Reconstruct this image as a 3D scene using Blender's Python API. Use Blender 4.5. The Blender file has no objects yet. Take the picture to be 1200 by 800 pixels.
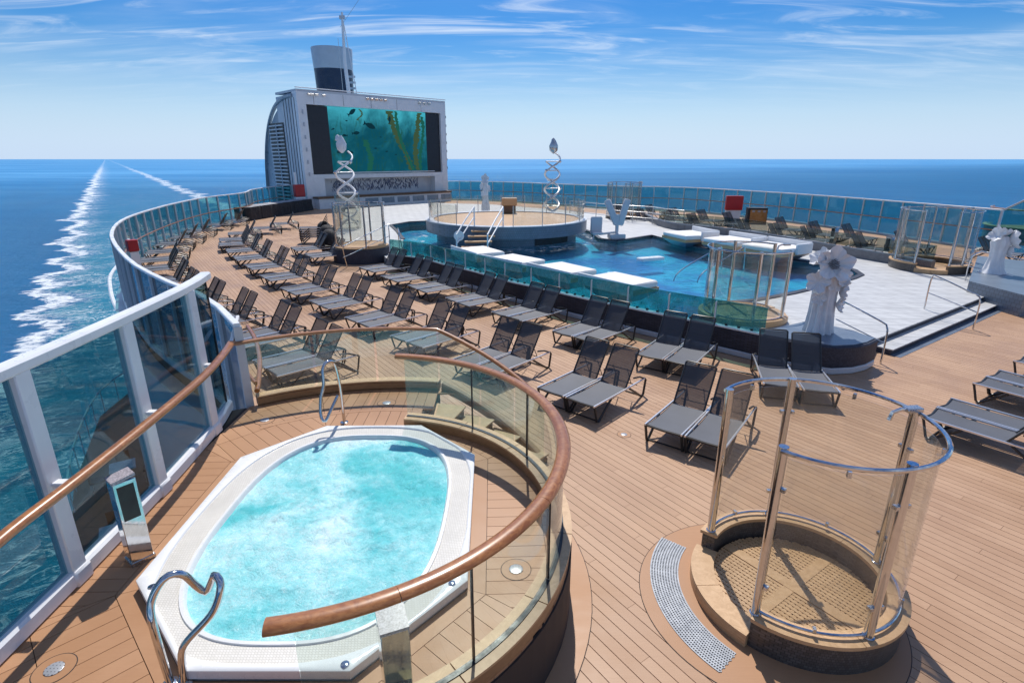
import bpy, bmesh, math, random
from mathutils import Vector, Matrix
from mathutils.geometry import tessellate_polygon
random.seed(7)
R = math.radians
S = bpy.context.scene
col = S.collection

# ------------------------------------------------------------------ camera
cam_d = bpy.data.cameras.new('camera'); cam = bpy.data.objects.new('camera', cam_d); col.objects.link(cam)
cam.location = (0, 0, 4.6)
cam.rotation_euler = (R(90 - 18.33), 0, 0)
cam_d.sensor_width = 36; cam_d.lens = 646.0 / 1200 * 36
cam_d.clip_start = .05; cam_d.clip_end = 120000
S.camera = cam
S.cycles.transparent_max_bounces = 24

# ------------------------------------------------------------------ light
SUN_EL = 54.5
W = bpy.data.worlds.new('World'); S.world = W; W.use_nodes = True
S.view_settings.view_transform = 'Standard'; S.view_settings.look = 'None'
S.view_settings.exposure = 0.0; S.view_settings.gamma = 1
sd = bpy.data.lights.new('sun', 'SUN'); sd.energy = 4.3; sd.angle = R(.53); sd.color = (1, .95, .88)
so = bpy.data.objects.new('sun', sd); so.rotation_euler = (-R(90 - SUN_EL), 0, 0); col.objects.link(so)


class N:
    """small helper round a node tree"""
    def __init__(s, nt): s.nt = nt
    def n(s, t, **k):
        x = s.nt.nodes.new(t)
        for a, b in k.items():
            if hasattr(x, a): setattr(x, a, b)
        return x
    def l(s, a, b): s.nt.links.new(a, b)
    def put(s, sock, v):
        if isinstance(v, bpy.types.NodeSocket): s.l(v, sock)
        else:
            if hasattr(sock.default_value, '__len__') and len(sock.default_value) == 4 and len(v) == 3: v = (*v, 1)
            sock.default_value = v
    def m(s, op, a, b=0.0, c=None, clamp=False):
        x = s.n('ShaderNodeMath', operation=op); x.use_clamp = clamp
        s.put(x.inputs[0], a); s.put(x.inputs[1], b)
        if c is not None: s.put(x.inputs[2], c)
        return x.outputs[0]
    def mix(s, f, a, b):
        x = s.n('ShaderNodeMix', data_type='RGBA')
        s.put(x.inputs[0], f); s.put(x.inputs[6], a); s.put(x.inputs[7], b)
        return x.outputs[2]
    def noise(s, vec, scale, detail=3, rough=.5, dist=0.0):
        x = s.n('ShaderNodeTexNoise')
        if vec is not None: s.l(vec, x.inputs['Vector'])
        x.inputs['Scale'].default_value = scale; x.inputs['Detail'].default_value = detail
        x.inputs['Roughness'].default_value = rough; x.inputs['Distortion'].default_value = dist
        return x.outputs[0]
    def ramp(s, v, lo, hi, a=0.0, b=1.0, smooth=True):
        x = s.n('ShaderNodeMapRange'); x.interpolation_type = 'SMOOTHSTEP' if smooth else 'LINEAR'
        s.put(x.inputs[0], v); s.put(x.inputs[1], lo); s.put(x.inputs[2], hi); s.put(x.inputs[3], a); s.put(x.inputs[4], b)
        return x.outputs[0]
    def mapping(s, vec, loc=(0, 0, 0), rot=(0, 0, 0), scale=(1, 1, 1)):
        x = s.n('ShaderNodeMapping'); s.l(vec, x.inputs[0])
        x.inputs[1].default_value = loc; x.inputs[2].default_value = rot; x.inputs[3].default_value = scale
        return x.outputs[0]
    def pos(s): return s.n('ShaderNodeNewGeometry').outputs['Position']
    def obj(s): return s.n('ShaderNodeTexCoord').outputs['Object']
    def bump(s, h, strength=.3, dist=.01):
        x = s.n('ShaderNodeBump'); s.put(x.inputs['Strength'], strength); s.put(x.inputs['Distance'], dist); s.l(h, x.inputs['Height'])
        return x.outputs[0]


# sky with thin cirrus
q = N(W.node_tree); W.node_tree.nodes.clear()
sky = q.n('ShaderNodeTexSky'); sky.sky_type = 'NISHITA'; sky.sun_disc = False
sky.sun_elevation = R(SUN_EL); sky.sun_rotation = 0; sky.altitude = 50; sky.air_density = 1.0; sky.dust_density = .6; sky.ozone_density = 2.5
tc = q.n('ShaderNodeTexCoord'); sx = q.n('ShaderNodeSeparateXYZ'); q.l(tc.outputs['Generated'], sx.inputs[0])
zz = q.m('ADD', q.m('MAXIMUM', sx.outputs[2], 0.0), .10)
cx = q.n('ShaderNodeCombineXYZ'); q.l(q.m('DIVIDE', sx.outputs[0], zz), cx.inputs[0]); q.l(q.m('DIVIDE', sx.outputs[1], zz), cx.inputs[1])
v1 = q.mapping(cx.outputs[0], rot=(0, 0, R(-14)), scale=(.42, 2.1, 1))
v2 = q.mapping(cx.outputs[0], loc=(3.1, 1.7, 0), rot=(0, 0, R(11)), scale=(.7, 2.4, 1))
n1 = q.noise(v1, 1.0, 9, .62, .9); n2 = q.noise(v2, 1.5, 8, .6, 1.3); n3 = q.noise(cx.outputs[0], .55, 3, .5)
m1 = q.m('MULTIPLY', q.ramp(n1, .38, .78), q.ramp(n3, .34, .56))
m2 = q.m('MULTIPLY', q.ramp(n2, .46, .74), .8)
cl = q.m('MINIMUM', q.m('ADD', m1, m2), 1.0)
cl = q.m('MULTIPLY', cl, q.ramp(sx.outputs[2], .05, .20))
cl = q.m('MULTIPLY', cl, .62)
hz = q.ramp(sx.outputs[2], 0.0, .18, .85, 0.0)
base = q.mix(1.0, (0, 0, 0), sky.outputs[0])
hs = q.n('ShaderNodeHueSaturation'); hs.inputs['Saturation'].default_value = 1.55; hs.inputs['Value'].default_value = .86
q.l(base, hs.inputs['Color'])
tn = q.mix(q.ramp(sx.outputs[2], .0, .24), (.84, .95, 1.08), (.56, .84, 1.08))
mu = q.n('ShaderNodeMix', data_type='RGBA', blend_type='MULTIPLY'); mu.inputs[0].default_value = 1; q.l(hs.outputs[0], mu.inputs[6]); q.l(tn, mu.inputs[7])
c1 = q.mix(hz, mu.outputs[2], (5.7, 7.3, 9.6))
c2 = q.mix(cl, c1, (8.2, 9.0, 9.9))
bg = q.n('ShaderNodeBackground'); bg.inputs[1].default_value = .108; q.l(c2, bg.inputs[0])
wo = q.n('ShaderNodeOutputWorld'); q.l(bg.outputs[0], wo.inputs[0])


# ------------------------------------------------------------------ materials
def mat(name):
    m = bpy.data.materials.new(name); m.use_nodes = True; m.node_tree.nodes.clear()
    k = N(m.node_tree); return m, k


def principled(name, color, rough=.5, metal=0.0, var=.0, vscale=3.0, bump=0.0, bscale=40.0, spec=.5, emit=None, fn=None):
    m, k = mat(name)
    b = k.n('ShaderNodeBsdfPrincipled'); o = k.n('ShaderNodeOutputMaterial'); k.l(b.outputs[0], o.inputs[0])
    b.inputs['Roughness'].default_value = rough; b.inputs['Metallic'].default_value = metal
    b.inputs['Specular IOR Level'].default_value = spec
    c = (*color, 1)
    if fn: c = fn(k, b)
    elif var:
        nz = k.noise(k.pos(), vscale, 5, .6)
        c = k.mix(k.ramp(nz, .3, .7), tuple(x * (1 - var) for x in color), tuple(min(1, x * (1 + var)) for x in color))
        rn = k.noise(k.pos(), vscale * 2.3, 4, .6)
        k.l(k.ramp(rn, .3, .7, max(0, rough - .12), min(1, rough + .12)), b.inputs['Roughness'])
    k.put(b.inputs['Base Color'], c)
    if bump: k.l(k.bump(k.noise(k.pos(), bscale, 4, .6), bump, .004), b.inputs['Normal'])
    if emit: b.inputs['Emission Color'].default_value = (*emit, 1); b.inputs['Emission Strength'].default_value = 1
    return m


AX = R(125)                      # the ship's axis, pointing aft
def plank_fn(ca, cb, ang, grain=1.0):
    def fn(k, b):
        rnd = k.n('ShaderNodeNewGeometry').outputs['Random Per Island']
        ob = k.n('ShaderNodeObjectInfo').outputs['Random']
        r = k.m('FRACT', k.m('ADD', rnd, ob))
        v = k.mapping(k.pos(), rot=(0, 0, -ang), scale=(.8, 22, 1))
        g = k.noise(v, 3.0, 5, .7)
        big = k.noise(k.pos(), .55, 5, .65, .4)
        f = k.m('ADD', k.m('MULTIPLY', r, .42), k.m('ADD', k.m('MULTIPLY', k.m('SUBTRACT', g, .5), .8 * grain), k.m('MULTIPLY', k.m('SUBTRACT', big, .5), 1.5)), clamp=True)
        c = k.mix(k.m('ADD', f, .18, clamp=True), ca, cb)
        st = k.noise(k.pos(), 2.2, 7, .75, .6)
        c = k.mix(k.ramp(st, .58, .8, 0, .28), c, tuple(x * .55 for x in ca))
        k.l(k.ramp(big, .3, .7, .38, .62), b.inputs['Roughness'])
        k.l(k.bump(k.noise(v, 9, 3, .6), .25, .0015), b.inputs['Normal'])
        return c
    return fn


deck_m = principled('teak_deck_planks', (0, 0, 0), .55, spec=.25, fn=plank_fn((.400, .238, .142), (.550, .355, .228), AX))
board_m = principled('composite_boards', (0, 0, 0), .5, spec=.35, fn=plank_fn((.38, .195, .094), (.51, .285, .155), R(90), .6))
caulk = principled('dark_caulking', (.045, .032, .026), .8)


def mosaic_fn(ca, cb, joint, size, zz=True):
    def fn(k, b):
        p = k.pos(); s = k.n('ShaderNodeSeparateXYZ'); k.l(p, s.inputs[0])
        c = k.n('ShaderNodeCombineXYZ')
        k.l(k.m('ADD', s.outputs[0], k.m('MULTIPLY', s.outputs[1], .73)), c.inputs[0])
        k.l(s.outputs[2] if zz else s.outputs[1], c.inputs[1])
        br = k.n('ShaderNodeTexBrick'); k.l(c.outputs[0], br.inputs[0]); br.offset = .5
        br.inputs['Color1'].default_value = (*ca, 1); br.inputs['Color2'].default_value = (*cb, 1); br.inputs['Mortar'].default_value = (*joint, 1)
        br.inputs['Scale'].default_value = 1; br.inputs['Brick Width'].default_value = size; br.inputs['Row Height'].default_value = size; br.inputs['Mortar Size'].default_value = size * .07
        nz = k.noise(p, 1.6, 5, .6)
        k.l(k.bump(br.outputs[1], -.6, .003), b.inputs['Normal'])
        return k.mix(k.ramp(nz, .35, .7, 0, .35), br.outputs[0], tuple(x * .6 for x in ca))
    return fn


mosaic_dark = principled('dark_mosaic', (0, 0, 0), .55, spec=.3, fn=mosaic_fn((.030, .036, .055), (.055, .062, .09), (.03, .03, .035), .035))
mosaic_brown = principled('brown_grey_mosaic', (0, 0, 0), .35, fn=mosaic_fn((.075, .066, .058), (.13, .115, .105), (.04, .036, .033), .030))
mosaic_blue = principled('blue_grey_mosaic', (0, 0, 0), .3, fn=mosaic_fn((.11, .15, .21), (.17, .21, .27), (.2, .22, .25), .04, False))
mosaic_cream = principled('cream_mosaic', (0, 0, 0), .3, fn=mosaic_fn((.72, .69, .62), (.78, .75, .69), (.50, .47, .41), .026, False))
stage_m = principled('stage_slate_tiles', (0, 0, 0), .35, fn=mosaic_fn((.16, .20, .25), (.19, .235, .285), (.12, .14, .17), .12))
lowwall_m = principled('grey_mosaic', (0, 0, 0), .4, fn=mosaic_fn((.14, .15, .17), (.2, .21, .23), (.1, .1, .11), .04))
terrace_m = principled('white_terrace_tiles', (0, 0, 0), .5, fn=mosaic_fn((.56, .56, .555), (.60, .60, .59), (.46, .46, .455), .60, False))


def wood(name, ca, cb, rough=.3, sc=1.0, coat=.5):
    def fn(k, b):
        v = k.mapping(k.obj(), scale=(sc * 3, sc * 3, sc * 14))
        n = k.noise(v, 3.5, 6, .65, 1.2)
        n2 = k.noise(k.obj(), 1.3, 3, .5)
        b.inputs['Coat Weight'].default_value = coat; b.inputs['Coat Roughness'].default_value = .12
        c = k.mix(k.ramp(n, .32, .7), ca, cb)
        k.l(k.bump(n, .12, .002), b.inputs['Normal'])
        return k.mix(k.ramp(n2, .35, .7, 0, .4), c, tuple(x * .8 for x in ca))
    return principled(name, ca, rough, fn=fn)


teak = wood('varnished_teak', (.27, .092, .024), (.46, .19, .058))
teak_pale = wood('pale_teak', (.50, .30, .145), (.64, .41, .22), .5, coat=.1)
teak_cap = wood('dull_teak_cap', (.25, .13, .055), (.36, .20, .095), .45, coat=.15)
white = principled('white_paint', (.78, .79, .80), .35, var=.04, vscale=1.2)
acrylic = principled('white_acrylic', (.80, .80, .79), .25, var=.02)
grey_white = principled('pale_grey_paint', (.55, .57, .60), .4, var=.05, vscale=.8)
metal_blue = principled('blue_grey_cladding', (.25, .31, .37), .35, metal=.2, var=.08, vscale=.6)
steel = principled('polished_steel', (.60, .60, .61), .07, metal=1, var=.05, vscale=20)
steel_brushed = principled('brushed_steel', (.55, .55, .56), .28, metal=1, var=.06, vscale=30)
steel_grate = principled('galvanised_grate', (.33, .35, .38), .55, metal=.2, var=.1, vscale=8)
black = principled('black_paint', (.014, .014, .016), .45, var=.1)
frame_m = principled('charcoal_frame', (.022, .021, .022), .4)
alu = principled('aluminium_rail', (.74, .74, .75), .28, metal=.75)
red_m = principled('red_cabinet_paint', (.42, .015, .02), .4, var=.06)
amber = principled('amber_panel', (.35, .17, .05), .3, var=.15, vscale=2)
granite = principled('speckled_granite', (.38, .35, .38), .35, var=.4, vscale=60)
stone_w = principled('white_sculpted_stone', (.74, .74, .75), .5, var=.08, vscale=4, bump=.3, bscale=30)
navy = principled('navy_paint', (.012, .03, .07), .3, var=.1, vscale=.4)
led_off = principled('unlit_led_panel', (.018, .018, .024), .4, var=.1)
cushion = principled('white_cushion', (.78, .775, .755), .8, var=.03, bump=.3, bscale=8)
cloth_dark = principled('dark_net_cover', (.028, .026, .027), .8, var=.35, vscale=6, bump=.5, bscale=14)
cloth_pale = principled('pale_cover_top', (.33, .33, .35), .7, var=.25, vscale=3, bump=.3)
hull_m = principled('white_hull', (.62, .64, .66), .4, var=.06, vscale=.2)
brown_panel = principled('brown_step', (.16, .085, .045), .5, var=.15)
tile_pool = principled('pool_tiles', (0, 0, 0), .4, fn=lambda k, b: k.mix(
    k.ramp(k.m('ADD', k.noise(k.pos(), .28, 3, .5), k.m('MULTIPLY', k.noise(k.pos(), 1.6, 4, .6, 1.0), .25)), .48, .74), (.012, .15, .42), (.07, .56, .70)))
lower_m = principled('lower_deck_boards', (0, 0, 0), .6, fn=plank_fn((.19, .115, .07), (.28, .175, .105), AX))


def fabric(name, c, see):
    m, k = mat(name)
    b = k.n('ShaderNodeBsdfPrincipled'); b.inputs['Roughness'].default_value = .62
    nz = k.noise(k.obj(), 3, 4, .6)
    k.l(k.mix(nz, tuple(x * .85 for x in c), tuple(x * 1.15 for x in c)), b.inputs['Base Color'])
    wv = k.n('ShaderNodeTexWave'); wv.inputs['Scale'].default_value = 90; k.l(k.obj(), wv.inputs[0])
    k.l(k.bump(wv.outputs[1], .25, .001), b.inputs['Normal'])
    t = k.n('ShaderNodeBsdfTransparent'); mx = k.n('ShaderNodeMixShader'); mx.inputs[0].default_value = see
    k.l(b.outputs[0], mx.inputs[1]); k.l(t.outputs[0], mx.inputs[2])
    o = k.n('ShaderNodeOutputMaterial'); k.l(mx.outputs[0], o.inputs[0]); return m


seat_f = fabric('grey_sling_fabric', (.092, .100, .120), .03)
back_f = fabric('sheer_sling_fabric', (.055, .055, .062), .15)


def glass(name, tint, extra=None, amount=0.0, rough=0.0, fres=1.45, k0=1.0):
    m, k = mat(name)
    t = k.n('ShaderNodeBsdfTransparent'); t.inputs[0].default_value = (*tint, 1)
    g = k.n('ShaderNodeBsdfGlossy'); g.inputs['Roughness'].default_value = rough; g.inputs[0].default_value = (.95, .97, 1, 1)
    ge = k.n('ShaderNodeNewGeometry'); dt = k.n('ShaderNodeVectorMath', operation='DOT_PRODUCT')
    k.l(ge.outputs['Incoming'], dt.inputs[0]); k.l(ge.outputs['Normal'], dt.inputs[1])
    fz = k.m('POWER', k.m('SUBTRACT', 1.0, k.m('ABSOLUTE', dt.outputs['Value']), clamp=True), 5.0)      # Schlick, the same from both sides
    fz = k.m('ADD', k.m('MULTIPLY', fz, .90), .035)
    mx = k.n('ShaderNodeMixShader'); k.l(k.m('MULTIPLY', fz, k0, clamp=True), mx.inputs[0])
    sh = t.outputs[0]
    if extra:
        d = k.n('ShaderNodeBsdfDiffuse'); d.inputs[0].default_value = (*extra, 1)
        m2 = k.n('ShaderNodeMixShader')
        k.put(m2.inputs[0], k.ramp(k.noise(k.pos(), 2.5, 6, .7), .35, .75, amount * .5, amount * 1.3)); k.l(sh, m2.inputs[1]); k.l(d.outputs[0], m2.inputs[2]); sh = m2.outputs[0]
    k.l(sh, mx.inputs[1]); k.l(g.outputs[0], mx.inputs[2])
    o = k.n('ShaderNodeOutputMaterial'); k.l(mx.outputs[0], o.inputs[0]); return m


glass_clear = glass('clear_glass', (.955, .955, .93), (.6, .62, .58), .045)
glass_tub = glass('balustrade_glass', (.91, .965, .945), (.5, .60, .56), .04)
glass_wall = glass('tinted_windscreen_glass', (.46, .76, .76), (.05, .20, .22), .05)
glass_smoke = glass('smoky_teal_glass', (.44, .62, .64), (.05, .12, .14), .04)
glass_dark = glass('dark_tinted_glass', (.40, .48, .52), (.03, .05, .08), .06)
glass_pool = glass('teal_pool_glass', (.55, .86, .84), (.05, .33, .34), .50)
glass_green = glass('green_balustrade_glass', (.66, .74, .72), (.03, .055, .055), .10)


def pool_water():
    m, k = mat('pool_water_surface')
    t = k.n('ShaderNodeBsdfTransparent'); t.inputs[0].default_value = (.50, .88, .96, 1)
    g = k.n('ShaderNodeBsdfGlossy'); g.inputs['Roughness'].default_value = .03
    h = k.m('ADD', k.noise(k.pos(), 2.6, 5, .6, 1.2), k.m('MULTIPLY', k.noise(k.pos(), 11, 3, .5), .25))
    bp = k.bump(h, .8, .05); k.l(bp, g.inputs['Normal'])
    ge = k.n('ShaderNodeNewGeometry'); dt = k.n('ShaderNodeVectorMath', operation='DOT_PRODUCT'); k.l(ge.outputs['Incoming'], dt.inputs[0]); k.l(bp, dt.inputs[1])
    fz = k.m('ADD', k.m('MULTIPLY', k.m('POWER', k.m('SUBTRACT', 1.0, k.m('ABSOLUTE', dt.outputs['Value']), clamp=True), 5.0), .9), .02)
    mx = k.n('ShaderNodeMixShader'); k.l(fz, mx.inputs[0]); k.l(t.outputs[0], mx.inputs[1]); k.l(g.outputs[0], mx.inputs[2])
    fo = k.n('ShaderNodeBsdfDiffuse'); fo.inputs[0].default_value = (.8, .84, .86, 1)
    # churned white water round the stage's weir
    d = k.n('ShaderNodeVectorMath', operation='DISTANCE'); k.l(k.pos(), d.inputs[0]); d.inputs[1].default_value = (-.33, 33.0, .2)
    ringm = k.ramp(d.outputs['Value'], 4.4, 6.4, 1, 0)
    fm = k.m('MULTIPLY', k.ramp(k.noise(k.pos(), 1.5, 7, .75, 1.5), .50, .64), ringm)
    m3 = k.n('ShaderNodeMixShader'); k.l(k.m('MULTIPLY', fm, .75), m3.inputs[0]); k.l(mx.outputs[0], m3.inputs[1]); k.l(fo.outputs[0], m3.inputs[2])
    o = k.n('ShaderNodeOutputMaterial'); k.l(m3.outputs[0], o.inputs[0]); return m


water_pool = pool_water()


def tub_water_fn(k, b):
    p = k.pos()
    a = k.noise(p, .8, 3, .5, .7); c = k.noise(p, 3.8, 10, .78, 1.8); f = k.noise(p, 30, 6, .8, .6); h = k.noise(p, 75, 3, .7)
    x = k.m('ADD', k.m('MULTIPLY', a, .95), k.m('MULTIPLY', c, .34))
    c0 = k.mix(k.ramp(x, .46, .72), (.08, .56, .60), (.36, .78, .80))
    y = k.m('ADD', k.m('MULTIPLY', x, .9), k.m('MULTIPLY', f, .62))
    c0 = k.mix(k.ramp(y, .84, 1.16), c0, (.74, .90, .91))
    c0 = k.mix(k.m('MULTIPLY', k.ramp(h, .60, .72), k.ramp(y, .72, .95, .1, .8)), c0, (.9, .95, .96))  # near-white specks painted into the colour as sparkle on the water
    hh = k.m('ADD', k.noise(p, 9, 7, .7, .8), k.m('MULTIPLY', k.noise(p, 38, 4, .7), .35))
    k.l(k.bump(hh, .85, .035), b.inputs['Normal'])
    b.inputs['Roughness'].default_value = .12
    return c0


water_tub = principled('foaming_spa_water', (0, 0, 0), .12, fn=tub_water_fn)


def sea_fn(k, b):
    p = k.pos()
    r = k.mapping(p, rot=(0, 0, -R(35)))       # x' across the ship, y' aft
    s = k.n('ShaderNodeSeparateXYZ'); k.l(r, s.inputs[0])
    ss, tt = s.outputs[0], s.outputs[1]
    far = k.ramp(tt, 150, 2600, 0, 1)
    # left foam line: lobes about s = -29
    lob = k.noise(k.mapping(r, scale=(.3, 1, 1)), .030, 2, .5, .3); lob2 = k.noise(k.mapping(r, scale=(.6, 1, 1)), .09, 6, .65, 1.8)
    wob = k.m('ADD', k.m('MULTIPLY', k.m('SUBTRACT', lob, .5), 42), k.m('MULTIPLY', k.m('SUBTRACT', lob2, .5), 22))
    s1 = k.m('ADD', ss, wob)
    dist = k.m('ABSOLUTE', k.m('ADD', s1, 28.5))
    wid = k.ramp(tt, 100, 3000, 3.0, 9, False)
    fine = k.noise(k.mapping(r, scale=(.6, 1.3, 1)), .35, 8, .68, 1.6)
    f1 = k.m('MULTIPLY', k.ramp(k.m('DIVIDE', dist, wid), .60, 1.15, 1, 0), k.ramp(fine, .38, .50))
    f1 = k.m('MAXIMUM', f1, k.m('MULTIPLY', k.m('MULTIPLY', k.ramp(k.m('DIVIDE', dist, wid), .3, 5.0, .95, 0), k.ramp(s1, -30.5, -28)), k.ramp(fine, .49, .60)))
    # right foam line
    s2 = k.m('ABSOLUTE', k.m('SUBTRACT', k.m('ADD', ss, k.m('MULTIPLY', wob, 1.1)), 96))
    f2 = k.m('MULTIPLY', k.ramp(s2, 5, 11, 1, 0), k.ramp(fine, .42, .56)); f2 = k.m('MULTIPLY', f2, k.ramp(tt, 500, 900, .5, 1))
    # churned water between the lines
    ins = k.m('MULTIPLY', k.ramp(s1, -27, -18), k.ramp(s1, 96, 112, 1, 0))
    near = k.ramp(tt, 80, 800, 1, .10)
    veins = k.noise(k.mapping(r, scale=(.7, 1.5, 1)), .13, 8, .62, 1.3)
    v = k.ramp(k.m('ABSOLUTE', k.m('SUBTRACT', veins, .5)), .0, .030, 1, 0)
    v2 = k.ramp(k.noise(r, .30, 9, .72, 2.0), .55, .70)
    patch = k.ramp(k.noise(r, .045, 3, .5), .42, .6)
    f3 = k.m('MULTIPLY', k.m('MULTIPLY', ins, near), k.m('MAXIMUM', k.m('MULTIPLY', v, k.m('MULTIPLY', patch, .95)), k.m('MULTIPLY', v2, .95)))
    foam = k.m('MAXIMUM', k.m('MULTIPLY', k.m('MAXIMUM', f1, f2), k.ramp(tt, 900, 6000, 1, .25)), f3, clamp=True)
    deep = k.mix(k.noise(k.mapping(r, scale=(1, .25, 1)), .02, 5, .6), (.005, .10, .25), (.014, .17, .38))
    turq = k.mix(k.noise(r, .12, 5, .6), (.004, .14, .27), (.015, .28, .38))
    body = k.mix(k.m('MULTIPLY', k.m('MULTIPLY', ins, k.ramp(tt, 40, 900, 1, .22)), 1.0), deep, turq)
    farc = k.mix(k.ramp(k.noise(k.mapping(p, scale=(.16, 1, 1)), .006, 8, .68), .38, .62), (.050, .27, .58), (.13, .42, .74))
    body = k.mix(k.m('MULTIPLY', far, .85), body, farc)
    c = k.mix(foam, body, (.80, .84, .86))
    wv = k.m('ADD', k.noise(k.mapping(r, scale=(.5, 1, 1)), .11, 8, .7, .6), k.m('MULTIPLY', k.noise(p, .9, 6, .7), .22))
    nb_ = k.bump(wv, .9, 2.6); k.l(nb_, b.inputs['Normal'])
    b.inputs['Roughness'].default_value = .9; b.inputs['Specular IOR Level'].default_value = 0
    ge = k.n('ShaderNodeNewGeometry'); dt = k.n('ShaderNodeVectorMath', operation='DOT_PRODUCT'); k.l(ge.outputs['Incoming'], dt.inputs[0]); k.l(nb_, dt.inputs[1])
    fz = k.m('ADD', k.m('MULTIPLY', k.m('POWER', k.m('SUBTRACT', 1.0, k.m('ABSOLUTE', dt.outputs['Value']), clamp=True), 4.0), .24), .02)
    fz = k.m('MULTIPLY', fz, k.m('SUBTRACT', 1.0, foam))
    g = k.n('ShaderNodeBsdfGlossy'); g.inputs['Roughness'].default_value = .18; k.l(nb_, g.inputs['Normal'])
    mx = k.n('ShaderNodeMixShader'); k.l(fz, mx.inputs[0]); k.l(b.outputs[0], mx.inputs[1]); k.l(g.outputs[0], mx.inputs[2])
    out = [n for n in k.nt.nodes if n.type == 'OUTPUT_MATERIAL'][0]; k.l(mx.outputs[0], out.inputs[0])
    return c


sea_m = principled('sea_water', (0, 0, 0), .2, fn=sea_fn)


def perforated(name, c, hole, sc):
    def fn(k, b):
        p = k.mapping(k.obj(), rot=(0, 0, R(0)), scale=(sc, sc, sc))
        v = k.n('ShaderNodeTexVoronoi'); v.feature = 'F1'; v.inputs['Scale'].default_value = 1; v.inputs['Randomness'].default_value = 0
        k.l(p, v.inputs[0]); h = k.ramp(v.outputs[0], .26, .36, 1, 0)
        return k.mix(h, c, hole)
    return principled(name, c, .35, metal=.3, fn=fn)


grating_m = perforated('perforated_steel', (.40, .41, .43), (.04, .04, .05), 34)


def screen_m():
    m, k = mat('underwater_film_on_screen')
    s = k.n('ShaderNodeSeparateXYZ'); k.l(k.obj(), s.inputs[0])
    zf = k.ramp(s.outputs[2], 3.4, 9.4, 0, 1, False)
    n = k.noise(k.obj(), .35, 5, .6, .8)
    x = k.m('ADD', k.m('MULTIPLY', zf, .7), k.m('MULTIPLY', n, .6), clamp=True)
    c = k.mix(k.ramp(x, .25, .95), (.003, .055, .085), (.07, .50, .62))
    pl = k.noise(k.mapping(k.obj(), scale=(1.5, 1.5, .5)), 1.3, 8, .7, 1.6)
    c = k.mix(k.m('MULTIPLY', k.ramp(pl, .50, .66), k.ramp(zf, .12, .45, .85, .0)), c, (.01, .06, .045))
    e = k.n('ShaderNodeEmission'); k.l(c, e.inputs[0]); e.inputs[1].default_value = 1.35
    o = k.n('ShaderNodeOutputMaterial'); k.l(e.outputs[0], o.inputs[0]); return m


screen_img = screen_m()
def emit(name, c):
    m, k = mat(name); e = k.n('ShaderNodeEmission'); e.inputs[0].default_value = (*c, 1)
    o = k.n('ShaderNodeOutputMaterial'); k.l(e.outputs[0], o.inputs[0]); return m
fish_m = emit('dark_fish_on_screen', (.004, .03, .045)); kelp_m = emit('kelp_on_screen', (.045, .085, .045)); kelp_g = emit('green_kelp_on_screen', (.012, .10, .075))


# ------------------------------------------------------------------ mesh helpers
org = {}


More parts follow.
